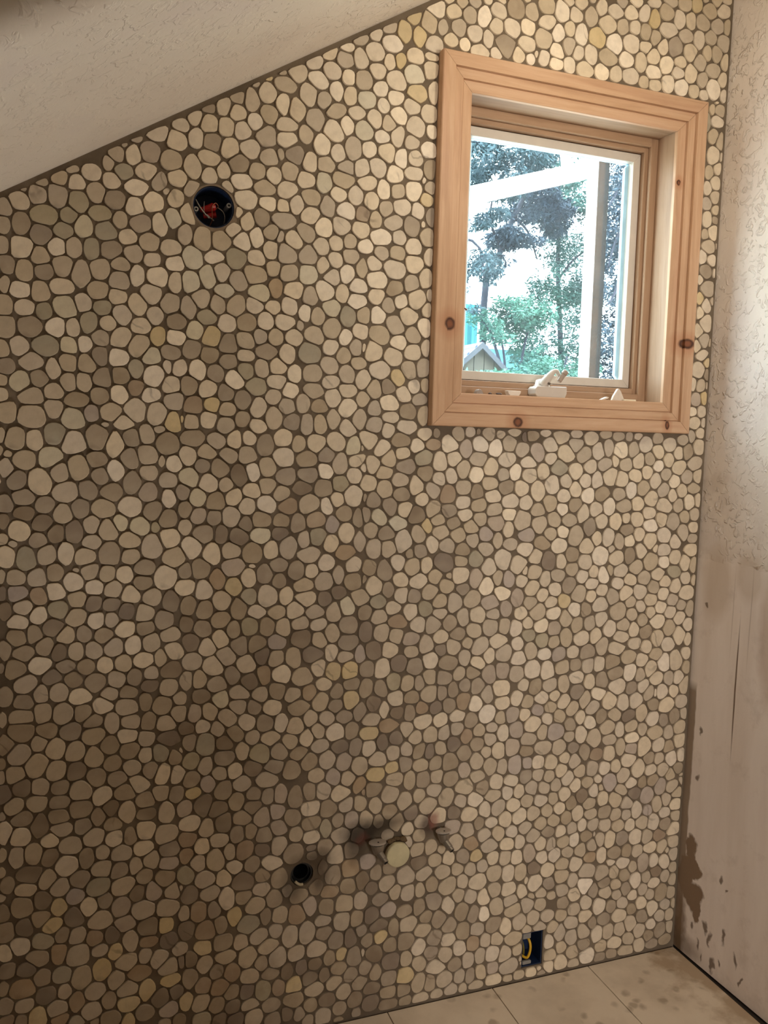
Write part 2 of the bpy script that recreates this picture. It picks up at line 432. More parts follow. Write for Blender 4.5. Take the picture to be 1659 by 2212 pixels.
# stepped casing: from the thick outer edge down to the thin inner edge: (distance in from the outer edge 0..1, y)
PROF = [(0.0, 0.0), (0.0, -0.028), (0.025, -0.030), (0.385, -0.0285), (0.392, -0.0185), (0.412, -0.0185), (0.425, -0.0212), (0.67, -0.0195), (0.677, -0.0108), (0.697, -0.0108), (0.71, -0.0134), (0.975, -0.0115), (1.0, -0.010), (1.0, 0.0)]
def casing(side):
    (a, b, c, d), (e, f, g_, h) = CASE, OPEN
    cor = {'L': ((a, c), (e, g_), (a, d), (e, h)), 'R': ((b, d), (f, h), (b, c), (f, g_)), 'T': ((a, d), (e, h), (b, d), (f, h)), 'B': ((b, c), (f, g_), (a, c), (e, g_))}[side]
    gap = 0.0004; bm = bmesh.new(); rings = []
    o0, i0, o1, i1 = [Vector((p[0], 0, p[1])) for p in cor]
    ax = (o1 - o0).normalized() * gap
    for (o, i, s) in ((o0, i0, 1), (o1, i1, -1)):
        rings.append([bm.verts.new(o.lerp(i, t) + ax * s + Vector((0, y, 0))) for t, y in PROF])
    n = len(PROF)
    for k in range(n): bm.faces.new((rings[0][k], rings[0][(k+1) % n], rings[1][(k+1) % n], rings[1][k]))
    bm.faces.new(rings[0]); bm.faces.new(list(reversed(rings[1])))
    bmesh.ops.recalc_face_normals(bm, faces=list(bm.faces))
    return loc(bm)
for s in 'LRTB': obj('casing', casing(s), WZ if s in 'LR' else WX, win)
def ring_boards(name, o, i, y0, y1, mv, mh, w=0.0006):
    """four boards between the rectangles o and i, from y0 to y1; uprights run through"""
    (a, b, c, d), (e, f, g_, h) = o, i
    for lo, hi, mt in (((a, c), (e, d), mv), ((f, c), (b, d), mv), ((e, h), (f, d), mh), ((e, c), (f, g_), mh)):
        bm = bmesh.new(); box(bm, (lo[0], y0, lo[1]), (hi[0], y1, hi[1])); obj(name, loc(bevel(bm, w)), mt, win)
def inset(r, d): return (r[0] + d, r[1] - d, r[2] + d, r[3] - d)
JB = inset(OPEN, -0.004)
ring_boards('jamb', inset(JB, -0.018), JB, -0.002, 0.150, WZJ, WXJ)
SO = (1.0015, 1.5575, EYE + 0.150, EYE + 0.8045); SI = inset(SO, 0.0235)
S2 = inset(SO, 0.0015); S1 = tuple(a + (b - a) * 0.58 for a, b in zip(JB, S2))
ring_boards('stop', JB, S1, 0.074, 0.112, WZJ, WXJ, 0.0015)
ring_boards('stop', S1, inset(SO, -0.0022), 0.086, 0.112, WZJ, WXJ, 0.0015)
ring_boards('sash_gap_strip', inset(SO, -0.004), S2, 0.1045, 0.1125, DARKGAP, DARKGAP, 0.0003)  # dark strip set into the gap round the sash
# white sash: four mitred rails around the pane
def mitre(o, i, y0, y1, side):
    (a, b, c, d), (e, f, g_, h) = o, i
    q = {'L': [(a, c), (e, g_), (e, h), (a, d)], 'R': [(b, c), (b, d), (f, h), (f, g_)], 'T': [(a, d), (e, h), (f, h), (b, d)], 'B': [(a, c), (b, c), (f, g_), (e, g_)]}[side]
    return loc(bevel(prism(q, y0, y1), 0.0012))
for s in 'LRTB': obj('sash_rail', mitre(SO, SI, 0.100, 0.128, s), WHITE, win)
SEAL = plain('pale_blue_seal', srgb(176, 204, 222), 0.5)
GI = inset(SI, 0.012)
for s in 'LRTB': obj('glazing_seal', mitre(inset(SI, -.003), GI if s in 'LR' else inset(SI, 0.001), 0.121, 0.133, s), SEAL, win)
bm = bmesh.new(); box(bm, (SI[0] - .006, 0.114, SI[2] - .006), (SI[1] + .006, 0.118, SI[3] + .006))
obj('glass_pane', loc(bm), m_glass(), win)
bm = bmesh.new()                                    # outer wooden sill and frame closing the gap to the wall's outer face
ring_boards('outer_frame', inset(JB, -.018), inset(SO, -0.002), 0.1125, 0.150, WHITE, WHITE)
# crank operator with folding handle
VINYL = plain('almond_plastic', srgb(196, 184, 172), 0.42, 0, 0.04)
crank = obj('crank_operator', loc(bevel(prism([(1.2080, 1.646), (1.2080, 1.661), (1.2130, 1.6675), (1.306, 1.6685), (1.306, 1.6500), (1.300, 1.6375), (1.222, 1.6375), (1.213, 1.640)], 0.030, 0.072), 0.0025, 2)), VINYL, win, smooth=False)
bm = bmesh.new(); tube(bm, [(1.243, 0.060, 1.664), (1.243, 0.060, 1.674), (1.240, 0.058, 1.686)], [.028, .019, .014], 16); obj('crank_boss', loc(bm), VINYL, crank, smooth=True)
arm = spline([(1.243, 0.050, 1.6725), (1.2475, 0.043, 1.684), (1.256, 0.038, 1.698), (1.266, 0.037, 1.7085), (1.277, 0.040, 1.7095), (1.284, 0.044, 1.703), (1.288, .044, 1.697)], 5)
bm = bmesh.new(); tube(bm, arm, [0.0155 - 0.0095 * min(1, i / 16) for i in range(len(arm))], 14); obj('crank_arm', loc(bm), VINYL, crank, smooth=True)
DIRTY = plain('worn_plastic', srgb(158, 140, 124), 0.5)
bm = bmesh.new(); tube(bm, [(1.2790, .030, 1.6815), (1.2805, .030, 1.684), (1.2905, .028, 1.7000), (1.2925, .028, 1.7025), (1.2975, .027, 1.7095), (1.2985, .027, 1.7105)], [.005, .0066, .0066, .0085, .0085, .006], 16); obj('crank_knob', loc(bm), DIRTY, crank)
bm = bmesh.new(); tube(bm, [(1.2485, .0275, 1.6745), (1.2485, .0355, 1.6765)], .0032, 12); obj('screw', loc(bm), plain('screw_steel', srgb(120, 110, 98), 0.35, 0.8), crank)
bm = bmesh.new(); tube(bm, spline([(1.000, .085, 1.853), (1.004, .080, 1.859), (1.0115, .078, 1.862), (1.018, .080, 1.8595)], 4), [.0022] * 12 + [.003], 8)
obj('sash_hook', loc(bm), plain('bronze_hook', srgb(96, 60, 44), 0.4, 0.5), win)

# ------------------------------------------------------------------ bits left on the sill
CHIP = plain('sawn_pebble', srgb(214, 200, 186), 0.7); CHIP_D = plain('sawn_pebble_grey', srgb(150, 136, 126), 0.8); CRUMB = plain('dark_mortar', srgb(78, 60, 50), 0.9)
SILL = EYE + 0.1075 + 0.0 - 0.0038
half = lambda r, n=12: [(r * math.cos(math.pi * i / n), r * math.sin(math.pi * i / n)) for i in range(n + 1)]
def bit(name, label, cat, x, y, bm, mat, rz=0.0, rx=0.0, group=None):
    o = obj(name, bm, mat); o.rotation_euler = (rx, 0, rz); o.location = (x, y, 0)
    bpy.context.view_layer.update()
    zmin = min((o.matrix_basis @ v.co).z for v in o.data.vertices)
    o.location.z = SILL - zmin + 0.0002
    return tag(o, label, cat, group)
o = bit('pebble_offcut', 'half-round grey pebble offcut standing on edge at the far end of the window sill', 'stone', 1.029, .014, bevel(prism(half(.0165), -.005, .005), .001), CHIP_D, 0.5)
def crumb(s):
    b = bmesh.new(); bmesh.ops.create_icosphere(b, subdivisions=1, radius=s)
    for v in b.verts: v.co *= 0.65 + 0.7 * rnd()
    for v in b.verts: v.co.z *= 0.75
    return b
bit('mortar_crumb', 'larger dark mortar crumb beside the half-round offcut on the sill', 'debris', 1.063, .014, crumb(.0085), CRUMB)
bit('mortar_crumb', 'smaller dark mortar crumb beside the bowl-shaped pebble offcut on the sill', 'debris', 1.089, .014, crumb(.0075), CRUMB)
bit('pebble_offcut', 'pale bowl-shaped pebble half with its flat side up, between dark crumbs and crank', 'stone', 1.131, .014, bevel(prism([(x, -z * .8) for x, z in half(.021)], -.006, .010), .001), CHIP, 0.1)
t = bit('pebble_offcut', 'thin pale pebble chip lying tilted on the sill beside a triangular offcut', 'stone', 1.408, .014, bevel(prism([(-.018, .0), (.014, .013), (.020, .012), (.017, .0085), (-.012, .0)], -.006, .006), .0006), CHIP, 0.1)
bit('pebble_offcut', 'triangular pale pebble offcut standing upright on the sill near the corner', 'stone', 1.463, .020, bevel(prism([(-.0225, 0), (.0215, 0), (.0195, .010), (.0085, .030), (.001, .0375), (-.003, .036), (-.0165, .016)], -.004, .004), .0008), CHIP, 0.05)
bm = bmesh.new(); box(bm, (-.020, -.004, 0), (.020, .004, .0085)); bit('tile_sliver', 'flat pale sliver of stone lying by the triangular offcut on the sill', 'stone', 1.494, .008, bevel(bm, .001), plain('cream_sliver', srgb(230, 214, 186), 0.7), 0.02)

# ------------------------------------------------------------------ round junction box in the wall
BLUE = plain('blue_box_plastic', srgb(28, 44, 74), 0.45); METAL = plain('grey_mud_metal', srgb(150, 146, 140), 0.6, 0.3); COPPER = plain('wire_copper', srgb(150, 96, 72), 0.35, 0.7)
GREYW = plain('grey_wire', srgb(150, 142, 134), 0.4, 0.2); REDP = plain('red_cap', srgb(176, 30, 26), 0.45); YEL = plain('yellow_sheath', srgb(222, 172, 40), 0.5)
BLACKP = plain('black_abs', srgb(22, 22, 22), 0.4)
def open_cyl(r, depth, n=32, t=0.0022):
    b = bmesh.new(); L = []
    for (rr, y) in ((r, 0.0), (r - t, 0.0), (r - t, depth - t), (r, depth)):
        L.append([b.verts.new((rr * math.cos(2*math.pi*i/n), y, rr * math.sin(2*math.pi*i/n))) for i in range(n)])
    for a, c in ((0, 1), (1, 2), (3, 0)):
        for i in range(n): b.faces.new((L[a][i], L[a][(i+1) % n], L[c][(i+1) % n], L[c][i]))
    b.faces.new(L[2]); b.faces.new(L[3])
    bmesh.ops.recalc_face_normals(b, faces=list(b.faces)); return b
jb = thing('junction_box', 'round dark blue electrical box sunk in the pebble wall with loose wires', 'electrical box', (RND[0], 0.004, RND[1]))
obj('shell', open_cyl(.0455, .075), BLUE, jb, smooth=False)
for sx, sz in ((-.0375, -.006), (.036, .010)):
    b = bmesh.new(); n = 14
    for y0, y1, ra in ((0.006, .05, .0055),): 
        ring = []
        for (rr, y) in ((ra, y1), (ra, y0), (ra * .45, y0), (ra * .45, y1)): ring.append([b.verts.new((sx + rr * math.cos(2*math.pi*i/n), y, sz + rr * math.sin(2*math.pi*i/n))) for i in range(n)])
        for a, c in zip(ring, ring[1:]):
            for i in range(n): b.faces.new((a[i], a[(i+1) % n], c[(i+1) % n], c[i]))
    obj('screw_boss', b, METAL, jb)
b = bmesh.new(); n = 40                                            # ragged mud ring round the cut hole
i_, o_ = [], []
for k in range(n):
    a = 2*math.pi*k/n; w = .003 + .0075 * max(0, math.cos(a + 0.8)) * (0.7 + .6*rnd()) + .002 * rnd()
    i_.append(b.verts.new((.0462*math.cos(a), -.0050, .0462*math.sin(a)))); o_.append(b.verts.new(((.0462+w)*math.cos(a), -.0042, (.0462+w)*math.sin(a))))
for k in range(n): b.faces.new((i_[k], o_[k], o_[(k+1) % n], i_[(k+1) % n]))
ext = bmesh.ops.extrude_face_region(b, geom=list(b.faces))
for v in [e for e in ext['geom'] if isinstance(e, bmesh.types.BMVert)]: v.co.y += .003
bmesh.ops.recalc_face_normals(b, faces=list(b.faces)); obj('mud_ring', b, plain('mud', srgb(138, 120, 100), 0.9), jb)
for k, (pts, r, mt) in enumerate((([(-.038, .012, .016), (-.030, .010, .002), (-.020, .012, -.010), (-.006, .02, -.020)], .0017, GREYW),
        ([(-.016, .03, .018), (-.018, .022, .0), (-.014, .03, -.014)], .0010, GREYW),
        ([(-.004, .03, -.036), (.001, .02, -.022), (-.001, .014, -.004), (.001, .014, .008), (.008, .016, .014), (.014, .02, .008), (.008, .024, .002)], .0011, COPPER),
        ([(.013, .018, .005), (.024, .016, -.003), (.029, .018, -.014), (.029, .03, -.028)], .0011, GREYW),
        ([(-.012, .02, -.012), (-.004, .022, -.018), (.006, .03, -.022)], .0013, GREYW))):
    b = bmesh.new(); tube(b, spline(pts, 5), r, 6); obj('wire', b, mt, jb, smooth=True)
b = bmesh.new(); tube(b, [(-.024, .032, -.002), (-.021, .030, -.0012), (-.006, .026, .003), (.002, .024, .006), (.008, .024, .007)], [.004, .0062, .0085, .0095, .007], 12); obj('wire_nut', b, REDP, jb)
b = bmesh.new(); tube(b, [(-.016, .040, -.012), (.012, .036, -.006)], [.006, .008], 12); obj('wire_nut', b, REDP, jb)

# ------------------------------------------------------------------ outlet box near the floor
gb = thing('outlet_box', 'open rectangular blue outlet box low in the pebble wall with yellow cable loop', 'electrical box', ((GANG[0] + GANG[1]) / 2, 0.003, GANG[2]))
gw, gh = (GANG[1] - GANG[0]) / 2 - .001, GANG[3] - GANG[2]
b = bmesh.new(); t_ = .0025
for lo, hi in (((-gw, 0, 0.001), (-gw + t_, .07, gh - .001)), ((gw - t_, 0, 0.001), (gw, .07, gh - .001)), ((-gw + t_, 0, .001), (gw - t_, .07, .001 + t_)), ((-gw + t_, 0, gh - .001 - t_), (gw - t_, .07, gh - .001)), ((-gw, .07, .001), (gw, .0725, gh - .001))): box(b, lo, hi)
obj('shell', b, BLUE, gb)
b = bmesh.new(); box(b, (-gw + .004, .002, gh - .022), (-.002, .012, gh - .004)); obj('mount_tab', bevel(b, .002), METAL, gb)
b = bmesh.new(); box(b, (-gw + .006, .002, .004), (.002, .012, .014)); obj('mount_tab', bevel(b, .002), METAL, gb)
b = bmesh.new(); tube(b, spline([(-.008, .030, .082), (-.0035, .012, .072), (-.001, .006, .055), (-.003, .006, .035), (-.009, .010, .020), (-.019, .022, .022), (-.026, .04, .032)], 6), .0038, 10); obj('cable_loop', b, YEL, gb, smooth=True)
b = bmesh.new(); tube(b, spline([(-.017, .035, .070), (-.015, .022, .050), (-.013, .022, .030), (-.010, .028, .018)], 5), .0034, 8); obj('cable_loop', b, plain('dull_yellow', srgb(120, 106, 40), 0.6), gb, smooth=True)

# ------------------------------------------------------------------ drain stub, supply stubs, capped pipe
dp = thing('drain_pipe', 'black plastic drain stub in a round hole low in the pebble wall', 'pipe', (DRAIN[0], 0.006, DRAIN[1]))
obj('pipe_body', open_cyl(.0285, .090, 32, .0035), BLACKP, dp)
b = bmesh.new(); n = 28; L = []
for (rr, y) in ((.0245, .012), (.0195, .012), (.0195, .030), (.0245, .030)): L.append([b.verts.new((rr*math.cos(2*math.pi*i/n) + .0015, y, rr*math.sin(2*math.pi*i/n) - .001)) for i in range(n)])
for a in range(4):
    for i in range(n): b.faces.new((L[a][i], L[a][(i+1) % n], L[(a+1) % 4][(i+1) % n], L[(a+1) % 4][i]))
bmesh.ops.recalc_face_normals(b, faces=list(b.faces)); obj('inner_hub', b, BLACKP, dp)
b = bmesh.new(); tube(b, spline([(-.017, -.006, -.016), (-.012, -.007, -.021), (-.004, -.006, -.026), (.003, -.005, -.027)], 4), .0035, 8); obj('cement_drip', b, plain('pale_cement', srgb(178, 164, 136), 0.8), dp)

CHROME = plain('dull_chrome', srgb(150, 142, 132), 0.42, 0.8); HOLE = plain('pipe_hole', srgb(8, 8, 8), 0.9)
def valve(x, z, label, s=1.0, tone=CHROME):
    v = thing('shutoff_valve', label, 'valve', (x, 0, z), 'supply stubs in the pebble wall')
    b = bmesh.new(); tube(b, [(0, 0.03, .010), (0, -.026, .010)], .0085, 14); obj('stub', b, tone, v, smooth=False)
    b = bmesh.new(); tube(b, [(0, -.030, .016), (0.001, -.030, .004), (.003, -.030, -.010)], [.0170*s, .0150*s, .0110*s], 16); obj('body', b, tone, v)
    b = bmesh.new(); n = 24
    tube(b, [(0, -.030, .0160), (0, -.030, .0175), (0, -.030, .0205), (0, -.030, .0215)], [.019*s, .0215*s, .0215*s, .018*s], n)
    for q in b.verts: q.co.y = -.030 + (q.co.y + .030) * .72
    h = obj('oval_handle', b, plain('cloudy_knob', srgb(172, 160, 148), 0.4, 0.2), v)
    b = bmesh.new(); tube(b, [(0, -.036, .0212), (0, -.036, .0222)], .0022, 10); obj('screw', b, HOLE, h)
    b = bmesh.new(); e0, e1 = Vector((.003, -.032, -.006)), Vector((.013, -.060, -.023))
    tube(b, [e0, e0.lerp(e1, .72), e0.lerp(e1, .74), e1], [.0095*s, .0085*s, .0072*s, .0072*s], 14); out = obj('outlet', b, tone, v)
    b = bmesh.new(); dd = (e1 - e0).normalized(); tube(b, [e1 - dd * .002, e1 + dd * .0006], .0050*s, 14); obj('bore', b, HOLE, out)
    return v
valve(0.7670, 0.4700, 'tarnished supply valve touching the cream capped pipe, dark smudges above it', 1.08)
valve(0.9520, 0.4735, 'shiny supply valve with oval knob standing clear beside a reddish smear', 1.0)
cp = thing('capped_pipe', 'round cream plastic cap on a pipe end beside the tarnished supply valve', 'pipe', (0.8285, 0, 0.4415))
CREAM = plain('cream_cap', srgb(202, 190, 152), 0.6, 0, 0.1)
b = bmesh.new(); tube(b, [(0, .03, 0), (0, -.016, 0)], .0290, 28); obj('pipe_end', b, plain('stained_pipe', srgb(140, 118, 88), 0.8), cp)
b = bmesh.new(); tube(b, [(0, -.013, 0), (0, -.022, 0), (0, -.0245, 0), (0, -.0252, 0)], [.0325, .0325, .0310, .0285], 36)
for v in b.verts: 
    a = math.atan2(v.co.z, v.co.x); v.co.x *= 1 + .012*math.sin(9*a); v.co.z *= 1 + .012*math.sin(7*a + 1)
obj('cap', b, CREAM, cp)
b = bmesh.new()
for k in range(9):
    bb = crumb(.006 + .004*rnd()); mv = Matrix.Translation((-.022 + .045*k/8 + .004*rnd(), -.009, .029 + .008*math.sin(math.pi*k/8) + .004*rnd())); bb.transform(mv)
    tmp = bpy.data.meshes.new('t'); bb.to_mesh(tmp); bb.free(); b.from_mesh(tmp); bpy.data.meshes.remove(tmp)
obj('crusted_mortar', b, plain('crusted_mud', srgb(104, 84, 58), 0.95), cp)

